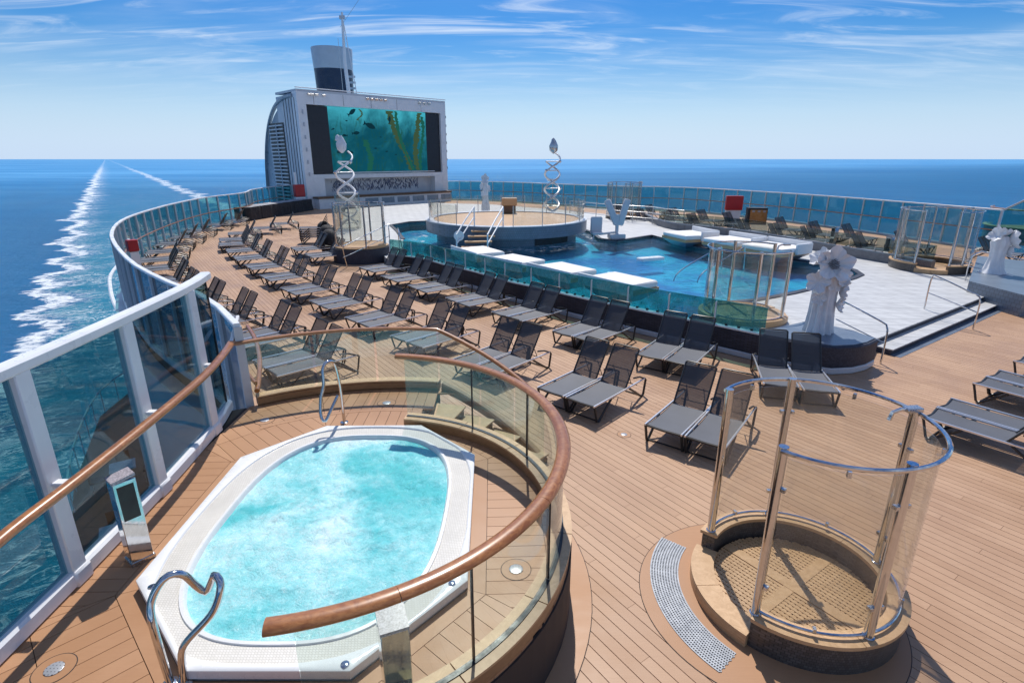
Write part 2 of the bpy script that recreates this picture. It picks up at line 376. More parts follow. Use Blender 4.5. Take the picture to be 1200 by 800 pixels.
class M:
    def __init__(s): s.v = []; s.f = []
    def add(s, vs, fs):
        o = len(s.v); s.v += [tuple(v) for v in vs]; s.f += [tuple(i + o for i in f) for f in fs]; return s
    def box(s, c, d, rz=0.0, tilt=None):
        ca, sa = math.cos(rz), math.sin(rz); vs = []
        for z in (-.5, .5):
            for x, y in ((-.5, -.5), (.5, -.5), (.5, .5), (-.5, .5)):
                v = Vector((x * d[0], y * d[1], z * d[2]))
                if tilt is not None: v = tilt @ v
                vs.append((c[0] + v.x * ca - v.y * sa, c[1] + v.x * sa + v.y * ca, c[2] + v.z))
        return s.add(vs, [(3, 2, 1, 0), (4, 5, 6, 7), (0, 1, 5, 4), (1, 2, 6, 5), (2, 3, 7, 6), (3, 0, 4, 7)])
    def bbox(s, c, d, rz=0.0, b=.01):
        """box with a chamfered top and bottom edge"""
        x, y, z = d[0] / 2, d[1] / 2, d[2] / 2; vs = []
        for zz, k in ((-z, b), (-z + b, 0), (z - b, 0), (z, b)):
            for px, py in ((-x + k, -y + b), (-x + b, -y + k), (x - b, -y + k), (x - k, -y + b), (x - k, y - b), (x - b, y - k), (-x + b, y - k), (-x + k, y - b)):
                vs.append((c[0] + px * math.cos(rz) - py * math.sin(rz), c[1] + px * math.sin(rz) + py * math.cos(rz), c[2] + zz))
        fs = [tuple(range(7, -1, -1)), tuple(range(24, 32))]
        for r in range(3):
            for i in range(8):
                j = (i + 1) % 8; fs.append((r * 8 + i, r * 8 + j, r * 8 + 8 + j, r * 8 + 8 + i))
        return s.add(vs, fs)
    def prism(s, poly, z0, z1):
        n = len(poly); ar = sum(poly[i][0] * poly[(i + 1) % n][1] - poly[(i + 1) % n][0] * poly[i][1] for i in range(n))
        if ar < 0: poly = poly[::-1]
        f0 = z0 if callable(z0) else (lambda x, y: z0); f1 = z1 if callable(z1) else (lambda x, y: z1)
        vs = [(x, y, f0(x, y)) for x, y in poly] + [(x, y, f1(x, y)) for x, y in poly]
        tr = tessellate_polygon([[Vector((x, y, 0)) for x, y in poly]])
        fs = []
        for t in tr:
            a, b, c = t
            (ax, ay), (bx, by), (cx_, cy) = poly[a], poly[b], poly[c]
            if (bx - ax) * (cy - ay) - (cx_ - ax) * (by - ay) < 0: a, b, c = c, b, a
            fs.append((a + n, b + n, c + n)); fs.append((c, b, a))
        for i in range(n):
            j = (i + 1) % n; fs.append((i, j, j + n, i + n))
        return s.add(vs, fs)
    def slab(s, poly, hole, z0, z1):
        """top and outer side of a slab with one hole, plus the hole's sides"""
        pts = poly + hole
        tr = tessellate_polygon([[Vector((x, y, 0)) for x, y in poly], [Vector((x, y, 0)) for x, y in hole]])
        n = len(pts); vs = [(x, y, z1) for x, y in pts] + [(x, y, z0) for x, y in pts]; fs = []
        for a, b, c in tr:
            if (pts[b][0] - pts[a][0]) * (pts[c][1] - pts[a][1]) - (pts[c][0] - pts[a][0]) * (pts[b][1] - pts[a][1]) < 0: a, b, c = c, b, a
            fs.append((a, b, c))
        for lo, m in ((0, len(poly)), (len(poly), len(hole))):
            for i in range(m):
                j = (i + 1) % m; fs.append((lo + i, lo + j, n + lo + j, n + lo + i))
        return s.add(vs, fs)
    def tube(s, pts, r, n=8, cap=True, sy=1.0, closed=False):
        pts = [Vector(p) for p in pts]; m = len(pts); rs = r if isinstance(r, (list, tuple)) else [r] * m
        vs = []; up = Vector((0, 0, 1)); prev = None
        for i, p in enumerate(pts):
            if closed: d = pts[(i + 1) % m] - pts[i - 1]
            else: d = pts[min(i + 1, m - 1)] - pts[max(i - 1, 0)]
            d.normalize()
            if prev is None:
                a = d.cross(up)
                if a.length < .05: a = d.cross(Vector((1, 0, 0)))
            else:
                a = prev - d * prev.dot(d)
                if a.length < 1e-4: a = d.cross(up)
            a.normalize(); prev = a; b = a.cross(d)
            for k in range(n):
                t = 2 * math.pi * (k + .5) / n
                vs.append(p + a * math.cos(t) * rs[i] + b * math.sin(t) * rs[i] * sy)
        fs = []
        for i in range(m if closed else m - 1):
            i2 = (i + 1) % m
            for k in range(n):
                k2 = (k + 1) % n; fs.append((i * n + k, i * n + k2, i2 * n + k2, i2 * n + k))
        if cap and not closed: fs.append(tuple(range(n - 1, -1, -1))); fs.append(tuple(range((m - 1) * n, m * n)))
        return s.add(vs, fs)
    def bar(s, pts, w, h, closed=False, cap=True):
        """rectangular section (width w across, height h) swept along pts, kept upright"""
        pts = [Vector(p) for p in pts]; m = len(pts); vs = []
        for i, p in enumerate(pts):
            if closed: d = pts[(i + 1) % m] - pts[i - 1]
            else: d = pts[min(i + 1, m - 1)] - pts[max(i - 1, 0)]
            a = Vector((d.y, -d.x, 0)); a.normalize(); u = Vector((0, 0, 1))
            b = min(w, h) * .18
            for x, y in ((-w / 2, -h / 2 + b), (-w / 2 + b, -h / 2), (w / 2 - b, -h / 2), (w / 2, -h / 2 + b), (w / 2, h / 2 - b), (w / 2 - b, h / 2), (-w / 2 + b, h / 2), (-w / 2, h / 2 - b)):
                vs.append(p + a * x + u * y)
        fs = []; n = 8
        for i in range(m if closed else m - 1):
            i2 = (i + 1) % m
            for k in range(n):
                k2 = (k + 1) % n; fs.append((i * n + k, i * n + k2, i2 * n + k2, i2 * n + k))
        if cap and not closed: fs.append(tuple(range(n - 1, -1, -1))); fs.append(tuple(range((m - 1) * n, m * n)))
        return s.add(vs, fs)
    def arc(s, c, r0, r1, z0, z1, a0, a1, n=None):
        full = abs(a1 - a0) >= 359.9
        n = n or max(2, int(abs(a1 - a0) / 4)); vs = []
        for i in range(n + (0 if full else 1)):
            t = R(a0 + (a1 - a0) * i / n)
            for r, z in ((r0, z0), (r1, z0), (r1, z1), (r0, z1)):
                zz = z(math.degrees(t)) if callable(z) else z
                vs.append((c[0] + r * math.cos(t), c[1] + r * math.sin(t), zz))
        k = n + (0 if full else 1); fs = []
        for i in range(n):
            j = (i + 1) % k
            for a in range(4):
                b = (a + 1) % 4; fs.append((i * 4 + a, i * 4 + b, j * 4 + b, j * 4 + a))
        if not full: fs.append((3, 2, 1, 0)); fs.append(tuple((k - 1) * 4 + x for x in (0, 1, 2, 3)))
        return s.add(vs, fs)
    def lathe(s, prof, c=(0, 0, 0), n=24, sx=1.0, sy=1.0, rz=0.0, flute=0, fd=0.0):
        vs = []; m = len(prof)
        for r, z in prof:
            for k in range(n):
                t = 2 * math.pi * k / n; rr = r * (1 + (fd * math.cos(flute * t) if flute else 0))
                x, y = rr * math.cos(t) * sx, rr * math.sin(t) * sy
                vs.append((c[0] + x * math.cos(rz) - y * math.sin(rz), c[1] + x * math.sin(rz) + y * math.cos(rz), c[2] + z))
        fs = []
        for i in range(m - 1):
            for k in range(n):
                k2 = (k + 1) % n; fs.append((i * n + k, i * n + k2, (i + 1) * n + k2, (i + 1) * n + k))
        fs.append(tuple(range(n - 1, -1, -1))); fs.append(tuple(range((m - 1) * n, m * n)))
        return s.add(vs, fs)
    def xf(s, mt): s.v = [tuple(mt @ Vector(v)) for v in s.v]; return s
    def build(s, name, m, parent=None, label=None, kind=None, smooth=True):
        base = org.get(parent.name, Vector((0, 0, 0))) if parent else Vector((0, 0, 0))
        me = bpy.data.meshes.new(name)
        me.from_pydata([(a - base[0], b - base[1], c - base[2]) for a, b, c in s.v], [], s.f)
        bm = bmesh.new(); bm.from_mesh(me); bmesh.ops.recalc_face_normals(bm, faces=bm.faces); bm.to_mesh(me); bm.free()
        if smooth:
            me.polygons.foreach_set('use_smooth', [True] * len(me.polygons)); me.set_sharp_from_angle(angle=R(38))
        me.materials.append(m)
        o = bpy.data.objects.new(name, me); col.objects.link(o)
        if parent: o.parent = parent
        org[o.name] = base
        if label: o['label'] = label
        if kind: o['kind'] = kind
        return o


def thing(name, label, cat, loc=(0, 0, 0), group=None):
    o = bpy.data.objects.new(name, None); o.empty_display_size = .2; col.objects.link(o)
    o.location = loc; org[o.name] = Vector(loc); o['label'] = label; o['category'] = cat
    if group: o['group'] = group
    return o


def tag(o, label, cat, group=None):
    o['label'] = label; o['category'] = cat
    if group: o['group'] = group
    return o


def recentre(o, loc):
    """put a single-mesh thing's origin at its base"""
    l = Vector(loc); o.data.transform(Matrix.Translation(-l)); o.location = l; return o


def copy_tree(o, parent=None):
    c = o.copy(); col.objects.link(c)
    if parent: c.parent = parent
    for ch in list(o.children): copy_tree(ch, c)
    return c


def inst(mesh_obj, name, parent, loc, rz=0.0):
    """one more piece sharing a mesh"""
    o = bpy.data.objects.new(name, mesh_obj.data); col.objects.link(o); o.parent = parent
    b = org.get(parent.name, Vector((0, 0, 0))) if parent else Vector((0, 0, 0))
    o.location = Vector(loc) - b; o.rotation_euler = (0, 0, rz); org[o.name] = Vector(loc); return o


def spline(pts, step, closed=False):
    """Catmull-Rom through pts resampled at about step"""
    P_ = [Vector(p) for p in pts]; out = []; n = len(P_)
    for i in range(n if closed else n - 1):
        g = lambda j: P_[j % n] if closed else P_[max(0, min(n - 1, j))]
        a, b, c, d = g(i - 1), g(i), g(i + 1), g(i + 2)
        for k in range(12):
            t = k / 12
            out.append(.5 * ((2 * b) + (c - a) * t + (2 * a - 5 * b + 4 * c - d) * t * t + (3 * b - a - 3 * c + d) * t ** 3))
    out.append(P_[0] if closed else P_[-1])
    L = [0]
    for i in range(1, len(out)): L.append(L[-1] + (out[i] - out[i - 1]).length)
    m = max(1, round(L[-1] / step)); res = []; j = 0
    for i in range(m + 1):
        s_ = L[-1] * i / m
        while j < len(L) - 2 and L[j + 1] < s_: j += 1
        u = (s_ - L[j]) / max(1e-9, L[j + 1] - L[j]); res.append(out[j].lerp(out[j + 1], min(1, u)))
    return res


def offset(path, d):
    """shift a 2D path to its right by d"""
    out = []
    for i, p in enumerate(path):
        t = path[min(i + 1, len(path) - 1)] - path[max(0, i - 1)]; a = Vector((t.y, -t.x)); a.normalize(); out.append(p + a * d)
    return out


def clip(poly, nx, ny, c):
    """keep nx*x+ny*y <= c"""
    out = []
    for i in range(len(poly)):
        a, b = poly[i], poly[(i + 1) % len(poly)]
        da, db = nx * a[0] + ny * a[1] - c, nx * b[0] + ny * b[1] - c
        if da <= 0: out.append(a)
        if (da < 0 < db) or (db < 0 < da):
            t = da / (da - db); out.append((a[0] + (b[0] - a[0]) * t, a[1] + (b[1] - a[1]) * t))
    return out


# ================================================================== SETTING
def sea():
    vs = [(0, 0, -45)]; fs = []; rr = [60, 200, 600, 2000, 6000, 18000, 60000]; n = 64
    for r in rr:
        for k in range(n): vs.append((r * math.cos(2 * math.pi * k / n), r * math.sin(2 * math.pi * k / n), -45))
    for k in range(n): fs.append((0, 1 + k, 1 + (k + 1) % n))
    for i in range(len(rr) - 1):
        for k in range(n):
            a = 1 + i * n; fs.append((a + k, a + n + k, a + n + (k + 1) % n, a + (k + 1) % n))
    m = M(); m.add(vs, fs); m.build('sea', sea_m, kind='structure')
sea()

wall_px = [(-4.35, 8.35), (-5.78, 10.17), (-7.22, 11.45), (-9.08, 13.28), (-10.60, 15.03), (-12.40, 17.28), (-14.20, 19.77), (-16.19, 23.07), (-17.83, 26.74), (-19.69, 32.67), (-20.84, 38.56), (-20.74, 43.98),
           (-22.3, 49.5), (-22.0, 57.0), (-18.5, 64.0), (-10.0, 67.5), (-2.0, 65.5), (4.5, 60.0), (10.3, 54.8), (15.72, 52.67), (20.26, 45.13), (22.90, 38.13), (24.39, 32.36), (25.24, 29.04)]
wall_path = spline([Vector(p) for p in wall_px], 1.42)
right_end = wall_path[-1]
deck_poly = [tuple(p) for p in wall_path] + [(right_end.x + 1.0, right_end.y - 6), (right_end.x + 2, 8), (right_end.x + 2, -9), (-4.3, -9), (-4.3, 8.3)]
hull_poly = [tuple(p) for p in offset(wall_path, -.35)] + [(right_end.x + 3, 8), (right_end.x + 3, -40), (10, -40), (1.0, -8), (-2.2, 2), (-4.6, 7.6)]
M().prism(hull_poly, -45.5, -.37).build('ship_hull', hull_m, kind='structure', smooth=False)

CT = (-1.97, 5.15)               # centre of the round spa platform
CS = (3.10, 4.95)                # centre of the near shower
ca_, sa_ = math.cos(AX), math.sin(AX)
def ts(p): return (p[0] * ca_ + p[1] * sa_, p[0] * sa_ - p[1] * ca_)      # (aft, across)
def xy(t, s): return (t * ca_ + s * sa_, t * sa_ - s * ca_)

pool_wall_px = [(-5.28, 24.0), (-3.58, 22.84), (-2.54, 21.47), (-1.29, 20.09), (-0.15, 18.52), (0.75, 17.59), (1.56, 16.69), (2.41, 15.81), (3.38, 14.88), (4.21, 14.09), (5.27, 13.15), (5.98, 12.44), (6.48, 12.05)]
pool_wall = spline([Vector(p) for p in pool_wall_px], .62)
front_corner = [Vector(p) for p in ((6.84, 11.80), (7.16, 11.65), (7.61, 11.71), (7.99, 11.89), (8.32, 12.15))]
steps_a, steps_b = Vector((9.12, 13.19)), Vector((16.80, 18.59))
terr_poly = [tuple(p) for p in pool_wall] + [tuple(p) for p in front_corner] + [tuple(steps_a), tuple(steps_b), (19.18, 20.71)] + \
    [(16.39, 23.64), (15.10, 27.12), (14.01, 30.36), (12.72, 33.21), (10.22, 36.17), (9.8, 43.5), (4.3, 50), (-2, 56), (-9, 58.5), (-14.9, 50.5), (-12.0, 39.5), (-10.2, 31.5), (-8.6, 28.2), (-7.01, 28.13)]


pool_hole = [(-5.18, 26.05), (-6.10, 31.17), (-7.19, 34.88), (-8.28, 38.12), (-7.35, 40.23), (-5.90, 40.80), (-3.82, 41.42), (1.64, 40.88), (4.25, 37.61), (4.91, 34.34), (4.98, 31.46), (5.78, 30.59), (8.27, 32.91), (8.79, 30.78), (10.47, 25.97), (12.56, 24.60), (13.41, 23.87), (13.85, 23.16), (13.90, 22.13), (13.61, 21.20), (12.94, 20.57), (11.97, 19.82), (9.42, 18.09), (7.85, 17.17), (6.87, 16.89), (5.89, 16.24), (5.40, 14.99)] + \
    [tuple(p) for p in reversed(offset(pool_wall, -.17)[2:-8])]
_n = next(i for i, p in enumerate(pool_hole) if i > 26 and p[0] < 4.7)
pool_hole = pool_hole[:27] + pool_hole[_n:]
M().slab(deck_poly, pool_hole, -.36, -.022).build('main_deck', caulk, kind='structure', smooth=False)
deck = bpy.data.objects['main_deck']


def planks():
    pitch, wd, ln = .131, .1228, 3.93
    polys = [ts(p) for p in deck_poly]
    terr = [ts(p) for p in terr_poly]
    def cross(poly, s):
        xs = []
        for i in range(len(poly)):
            a, b = poly[i], poly[(i + 1) % len(poly)]
            if (a[1] - s) * (b[1] - s) < 0: xs.append(a[0] + (b[0] - a[0]) * (s - a[1]) / (b[1] - a[1]))
        return sorted(xs)
    def sub(iv, lo, hi):
        out = []
        for a, b in iv:
            if hi <= a or lo >= b: out.append((a, b)); continue
            if lo > a: out.append((a, lo))
            if hi < b: out.append((hi, b))
        return out
    smin = min(p[1] for p in polys); smax = max(p[1] for p in polys); i = 0; pcs = []
    s = math.floor(smin / pitch) * pitch + pitch
    while s < smax:
        x = cross(polys, s); iv = [(x[j] + .05, x[j + 1] - .05) for j in range(0, len(x) - 1, 2)]
        x = cross(terr, s)
        for j in range(0, len(x) - 1, 2): iv = sub(iv, x[j] + .1, x[j + 1] - .1)
        for c, r in ((CT, 2.50), (CS, .90)):
            tc, sc = ts(c)
            if abs(s - sc) < r: h = math.sqrt(r * r - (s - sc) ** 2); iv = sub(iv, tc - h, tc + h)
        k = round(s / pitch); off = (k % 3) * ln / 3 + (k // 3 % 2) * .55
        for a, b in iv:
            j = math.floor((a - off) / ln)
            while off + j * ln < b:
                lo, hi = max(a, off + j * ln + .0018), min(b, off + (j + 1) * ln - .0018); j += 1
                if hi - lo < .05: continue
                cxy = xy((lo + hi) / 2, s)
                if cxy[1] < -3: continue
                pcs.append((lo, hi, s, math.hypot(*cxy), cxy))
        s += pitch; i += 1
    def vis(q): return (q[4][1] > 2.2 and abs(q[4][0]) < 1.05 * q[4][1] + 1.5)
    pcs.sort(key=lambda q: (not vis(q), q[3]))
    full = None
    for q in pcs[:300]:
        lo, hi, s, d, c = q
        if abs(hi - lo - (ln - .0036)) < 1e-4 and full is not None:
            inst(full, 'plank', deck, (c[0], c[1], 0), AX); continue
        m = M().box((0, 0, -.011), (hi - lo, wd, .021)); o = m.build('plank', deck_m, smooth=False)
        o.parent = deck; o.location = (c[0], c[1], 0); o.rotation_euler = (0, 0, AX)
        if abs(hi - lo - (ln - .0036)) < 1e-4: full = o
    m = M()
    for lo, hi, s, d, c in pcs[300:]:
        a = [xy(lo, s - wd / 2), xy(hi, s - wd / 2), xy(hi, s + wd / 2), xy(lo, s + wd / 2)]
        m.add([(p[0], p[1], -.011) for p in a] + [(p[0], p[1], 0) for p in a], [(4, 5, 6, 7), (0, 1, 5, 4), (1, 2, 6, 5), (2, 3, 7, 6), (3, 0, 4, 7)])
    m.build('deck_planking', deck_m, deck, kind='stuff', smooth=False)
planks()
# margin boards laid round the shower and the platform
M().arc((2.77, 4.86), .55, 1.335, -.004, .0045, 0, 360).build('margin_board', board_m, deck)
mb = M().arc(CT, 2.50, 2.86, -.004, .0045, -95, 40).build('margin_board', board_m, deck)
M().arc((2.77, 4.86), 1.335, 1.343, -.004, .0030, 0, 360).build('deck_seam', caulk, deck)
M().arc(CT, 2.86, 2.868, -.004, .0030, -95, 40).build('deck_seam', caulk, deck)

# pool terrace, basin and water
M().slab(terr_poly, pool_hole, -.02, .30).build('pool_terrace', terrace_m, kind='structure', smooth=False)
M().prism(pool_hole, -.36, -.30).build('pool_floor', tile_pool, kind='structure', smooth=False)
pw = M()
_nh = len(pool_hole)
for i in range(_nh):
    a, b = pool_hole[i], pool_hole[(i + 1) % _nh]
    pw.add([(*a, -.33), (*b, -.33), (*b, .296), (*a, .296)], [(0, 1, 2, 3)])
pw.build('pool_side_tiles', mosaic_blue, kind='structure', smooth=False)
M().add([(x, y, .21) for x, y in pool_hole], [(a, b, c) for a, b, c in tessellate_polygon([[Vector((x, y, 0)) for x, y in pool_hole]])]).build('pool_water', water_pool, kind='structure', smooth=False)
cp = M().bar([(x, y, .312) for x, y in pool_hole[1:6]], .22, .05); cp.bar([(x, y, .312) for x, y in pool_hole[6:27]], .22, .05)
cp.build('pool_coping', mosaic_dark, kind='structure')

# mosaic facing of the pool wall
pwf = thing('pool_wall', 'dark blue mosaic wall curving round the pool behind the grey sun loungers', 'pool wall', (pool_wall[20].x, pool_wall[20].y, 0))
fp = offset(pool_wall, .07) + [p + (p - Vector((7.2, 13.0))).normalized() * .07 for p in front_corner]
M().bar([(p.x, p.y, .40) for p in fp], .16, .50).build('mosaic_facing', mosaic_dark, pwf)
M().bar([(p.x, p.y, .078) for p in offset(fp, .03)], .12, .15).build('plinth', grey_white, pwf)
M().bar([(p.x, p.y, .668) for p in fp[:-6]], .17, .045).build('white_capping', white, pwf)
pad = [tuple(p) for p in fp[-9:]] + [(8.22, 12.68), (7.60, 13.56), (6.33, 12.82)]
M().prism(pad, .25, .672).build('corner_top', mosaic_blue, pwf)

# glass balustrade on the pool wall
gb = thing('pool_balustrade', 'teal glass balustrade with thin white posts on top of the dark pool wall', 'balustrade', (pool_wall[20].x, pool_wall[20].y, .66))
gp = [p for p in offset(pool_wall, .03) if p.x < 6.0]
k = 0
for i in range(0, len(gp) - 2, 2):
    a, b = gp[i], gp[min(i + 2, len(gp) - 1)]; d = (b - a); L = d.length; c = (a + b) / 2
    M().box((c.x, c.y, .98), (L - .02, .014, .60), math.atan2(d.y, d.x)).build('glass_pane', glass_pool, gb, smooth=False)
    M().box((a.x, a.y, .96), (.035, .05, .56), math.atan2(d.y, d.x)).build('post', white, gb)
    for f in (.25, .5, .75):
        pz = a.lerp(b, f)
        if f == .5 or i % 4 == 0: M().box((pz.x, pz.y, .71), (.05, .06, .05), math.atan2(d.y, d.x)).build('clip', black, gb)
M().bar([(p.x, p.y, 1.29) for p in gp], .03, .02).build('glass_edge', glass_pool, gb)

# right hand steps
sdv = (steps_b - steps_a).normalized(); nv = Vector((sdv.y, -sdv.x))
st = thing('terrace_steps', 'pair of wide white steps rising from the teak deck to the pool terrace', 'steps', ((steps_a.x + steps_b.x) / 2, (steps_a.y + steps_b.y) / 2, 0))
a, b = steps_a - sdv * .05, steps_b + sdv * .6
def strip(o0, o1): return [tuple(a + nv * o0), tuple(b + nv * o0), tuple(b + nv * o1), tuple(a + nv * o1)]
M().prism(strip(.004, .44), .001, .125).build('riser', mosaic_dark, st)
M().prism(strip(.004, .47), .125, .152).build('tread', terrace_m, st)
M().prism(strip(-.02, .0035), .155, .27).build('riser', mosaic_dark, st)
M().prism(strip(-.02, .03), .27, .302).build('nosing', terrace_m, st)
M().prism(strip(.44, .66), .001, .008).build('foot_strip', mosaic_blue, st)
# left hand steps
sl = thing('terrace_steps', 'short white steps at the left end of the pool wall, beyond the loungers', 'steps', (-6.1, 24.5, 0))
a, b = Vector((-7.01, 28.13)), Vector((-5.78, 26.20)); c, d = Vector((-7.37, 28.20)), Vector((-5.84, 25.56))
M().prism([tuple(a), tuple(b), tuple(d), tuple(c)], .001, .125).build('riser', mosaic_dark, sl)
M().prism([tuple(a), tuple(b), tuple(d + (d - b) * .04), tuple(c + (c - a) * .04)], .125, .152).build('tread', terrace_m, sl)

# low grey wall with green glass beyond the terrace
lw = spline([Vector(p) for p in ((10.0, 42.0), (10.22, 36.17), (12.72, 33.21), (14.01, 30.36), (15.10, 27.12), (16.39, 23.64), (17.0, 22.1))], 1.3)
lo = thing('low_wall_with_glass', 'low grey mosaic wall topped with green glass panes behind the white day beds', 'low wall', (lw[5].x, lw[5].y, 0))
M().bar([(p.x, p.y, .355) for p in lw], .24, .71).build('wall', lowwall_m, lo)
for a, b in zip(lw[3:-1], lw[4:]):
    d = b - a; c = (a + b) / 2
    M().box((c.x, c.y, 1.03), (d.length - .03, .014, .56), math.atan2(d.y, d.x)).build('glass_pane', glass_green, lo, smooth=False)
    M().box((a.x, a.y, .74), (.10, .08, .06), math.atan2(d.y, d.x)).build('clip', steel_brushed, lo)

# ================================================================== OUTER WINDSCREEN
def windscreen(path, label, top=2.1, post_w=.085, base_z=0.0, start=0, gm=glass_wall, hand=True):
    c = path[len(path) // 2]
    t = thing('windscreen', label, 'windscreen', (c.x, c.y, base_z))
    pm = M().box((0, 0, (top - base_z) / 2), (post_w * .7, post_w * 1.5, top - base_z - .04)); first = None
    for i, p in enumerate(path):
        d = path[min(i + 1, len(path) - 1)] - path[max(0, i - 1)]; a = math.atan2(d.y, d.x)
        if first is None:
            first = M().box((0, 0, (top - base_z) / 2), (post_w * .7, post_w * 1.5, top - base_z - .04)).build('post', grey_white, None)
            first.parent = t; first.location = Vector((p.x, p.y, base_z)) - t.location; first.rotation_euler = (0, 0, a)
        else: inst(first, 'post', t, (p.x, p.y, base_z), a)
    for a, b in zip(path[:-1], path[1:]):
        d = b - a; c = (a + b) / 2
        M().box((c.x, c.y, (top + base_z + .06) / 2), (d.length - post_w * .72, .014, top - base_z - .16), math.atan2(d.y, d.x)).build('glass_pane', gm, t, smooth=False)
    fine = path
    M().bar([(p.x, p.y, top) for p in fine], .11, .07).build('top_rail', white, t)
    M().bar([(p.x, p.y, base_z + .05) for p in fine], .16, .13).build('bottom_kerb', grey_white, t)
    if hand:
        h = offset(path, .14)
        M().tube([(p.x, p.y, base_z + 1.08) for p in h], .032, 8).build('handrail', teak, t)
    return t
iL = max(i for i, p in enumerate(wall_path) if p.x < -20 and p.y < 52)
iN = max(i for i, p in enumerate(wall_path) if p.y < 18.6 and p.x < 0)
windscreen(wall_path[:iN + 1], 'dark tinted windscreen panels bulging over the sea just beyond the hot tub platform', gm=glass_dark)
windscreen(wall_path[iN:iL + 1], 'tall teal windscreen with grey posts curving along the far left row of loungers')
windscreen(wall_path[iL:], 'tall teal glass windscreen along the far right rail between screen building and right corner')
# sloping windscreen at the far right corner
re_ = right_end
wr = thing('sloping_windscreen', 'grey framed glass windscreen sloping up at the far right edge of the photo', 'windscreen', (re_.x, re_.y - 2, 0))
e2 = Vector((re_.x + .35, re_.y - 3.1)); M().bar([(re_.x, re_.y - .1, 2.12), (e2.x, e2.y, 3.9)], .11, .09).build('top_rail', grey_white, wr)
M().add([(re_.x, re_.y - .12, .1), (e2.x, e2.y, .1), (e2.x, e2.y, 3.86), (re_.x, re_.y - .12, 2.07), (re_.x + .015, re_.y - .12, .1), (e2.x + .015, e2.y, .1), (e2.x + .015, e2.y, 3.86), (re_.x + .015, re_.y - .12, 2.07)],
        [(0, 1, 2, 3), (7, 6, 5, 4), (0, 4, 5, 1), (1, 5, 6, 2), (2, 6, 7, 3), (3, 7, 4, 0)]).build('glass_pane', glass_wall, wr, smooth=False)

# lower deck outboard of the ship's side, and the rail tube under the windscreen
lt0, lt1 = -9, 33
ld = [xy(lt0, -2.75), xy(14, -2.75), xy(22, -2.9), xy(28, -2.2), xy(31, -.8), xy(32, 1.5), xy(20, 5), xy(lt0, 5)]
M().prism(ld, -6.4, -6.0).build('lower_deck', lower_m, kind='structure', smooth=False)
M().prism([xy(lt0, -2.5), xy(22, -2.6), xy(27, -2.0), xy(29, 0), xy(20, 4), xy(lt0, 4)], -45, -6.41).build('lower_hull', hull_m, kind='structure', smooth=False)
lr = thing('lower_deck_rail', 'white rail along the edge of the lower deck above the sea', 'railing', (*xy(12, -2.6), -6))
lrp = spline([Vector(xy(t, s_)) for t, s_ in ((-9, -2.66), (6, -2.66), (14, -2.66), (22, -2.78), (28, -2.1), (30.8, -.8))], 1.4)
M().tube([(p.x, p.y, -4.95) for p in lrp], .035, 6).build('top_rail', white, lr)
for p in lrp: M().tube([(p.x, p.y, -6), (p.x, p.y, -4.96)], .02, 5).build('post', white, lr)
tube_t = [(-30.01, 41.78, -3.00), (-27.67, 37.54, -3.00), (-25.31, 34.05, -3.00), (-21.64, 29.16, -3.00), (-17.52, 24.45, -3.00), (-13.69, 20.77, -3.00), (-10.01, 17.22, -3.00)]
tp = spline([Vector(p) for p in tube_t], .8)
tag(M().tube([tuple(p) for p in tp], .11, 8).build('side_rail', white), 'curved white tube running along the outside of the hull below the windscreen', 'rail')
chk = 0
TB = [(13.2, -1.75), (15.1, -1.7), (17.0, -1.65), (14.6, -.2), (16.8, 0.0), (19.0, -.3), (21, -1.4), (12.0, -.3)]
tbl0 = None
for i, (t_, s_) in enumerate(TB):
    c = xy(t_, s_); lab = 'square white cafe table on the lower deck, %s' % ['nearest the rail', 'second along the rail', 'third along the rail', 'in the inner row under the glass', 'in the middle of the inner row', 'at the far end of the inner row', 'farthest along the rail', 'first of the inner row'][i]
    t = thing('cafe_table', lab, 'table', (*c, -6), 'tables on the lower deck')
    M().bbox((*c, -5.27), (.75, .75, .04), AX).build('table_top', acrylic, t); M().tube([(*c, -6), (*c, -5.29)], .04, 8).build('leg', black, t)
    M().lathe([(.25, 0), (.25, .02), (.05, .04)], (*c, -6), 12).build('foot', black, t)
    for j, (dx, dy) in enumerate(((.7, 0), (-.7, 0), (0, .75), (0, -.75))):
        p = Vector(c) + Vector((dx * ca_ - dy * sa_, dx * sa_ + dy * ca_)); an = math.atan2(p.y - c[1], p.x - c[0])
        ch = thing('cafe_chair', 'dark lower deck chair, %s side, table %s' % (['aft', 'forward', 'outer', 'inner'][j], lab.split(', ')[1]), 'chair', (p.x, p.y, -6), 'chairs on the lower deck')
        M().bbox((p.x, p.y, -5.56), (.42, .42, .05), an).build('seat', frame_m, ch)
        M().box((p.x + .2 * math.cos(an), p.y + .2 * math.sin(an), -5.33), (.04, .42, .42), an).build('backrest', frame_m, ch)
        for lx, ly in ((.18, .18), (-.18, .18), (.18, -.18), (-.18, -.18)):
            q_ = (p.x + lx * math.cos(an) - ly * math.sin(an), p.y + lx * math.sin(an) + ly * math.cos(an)); M().tube([(*q_, -6), (*q_, -5.58)], .015, 4).build('leg', alu, ch)

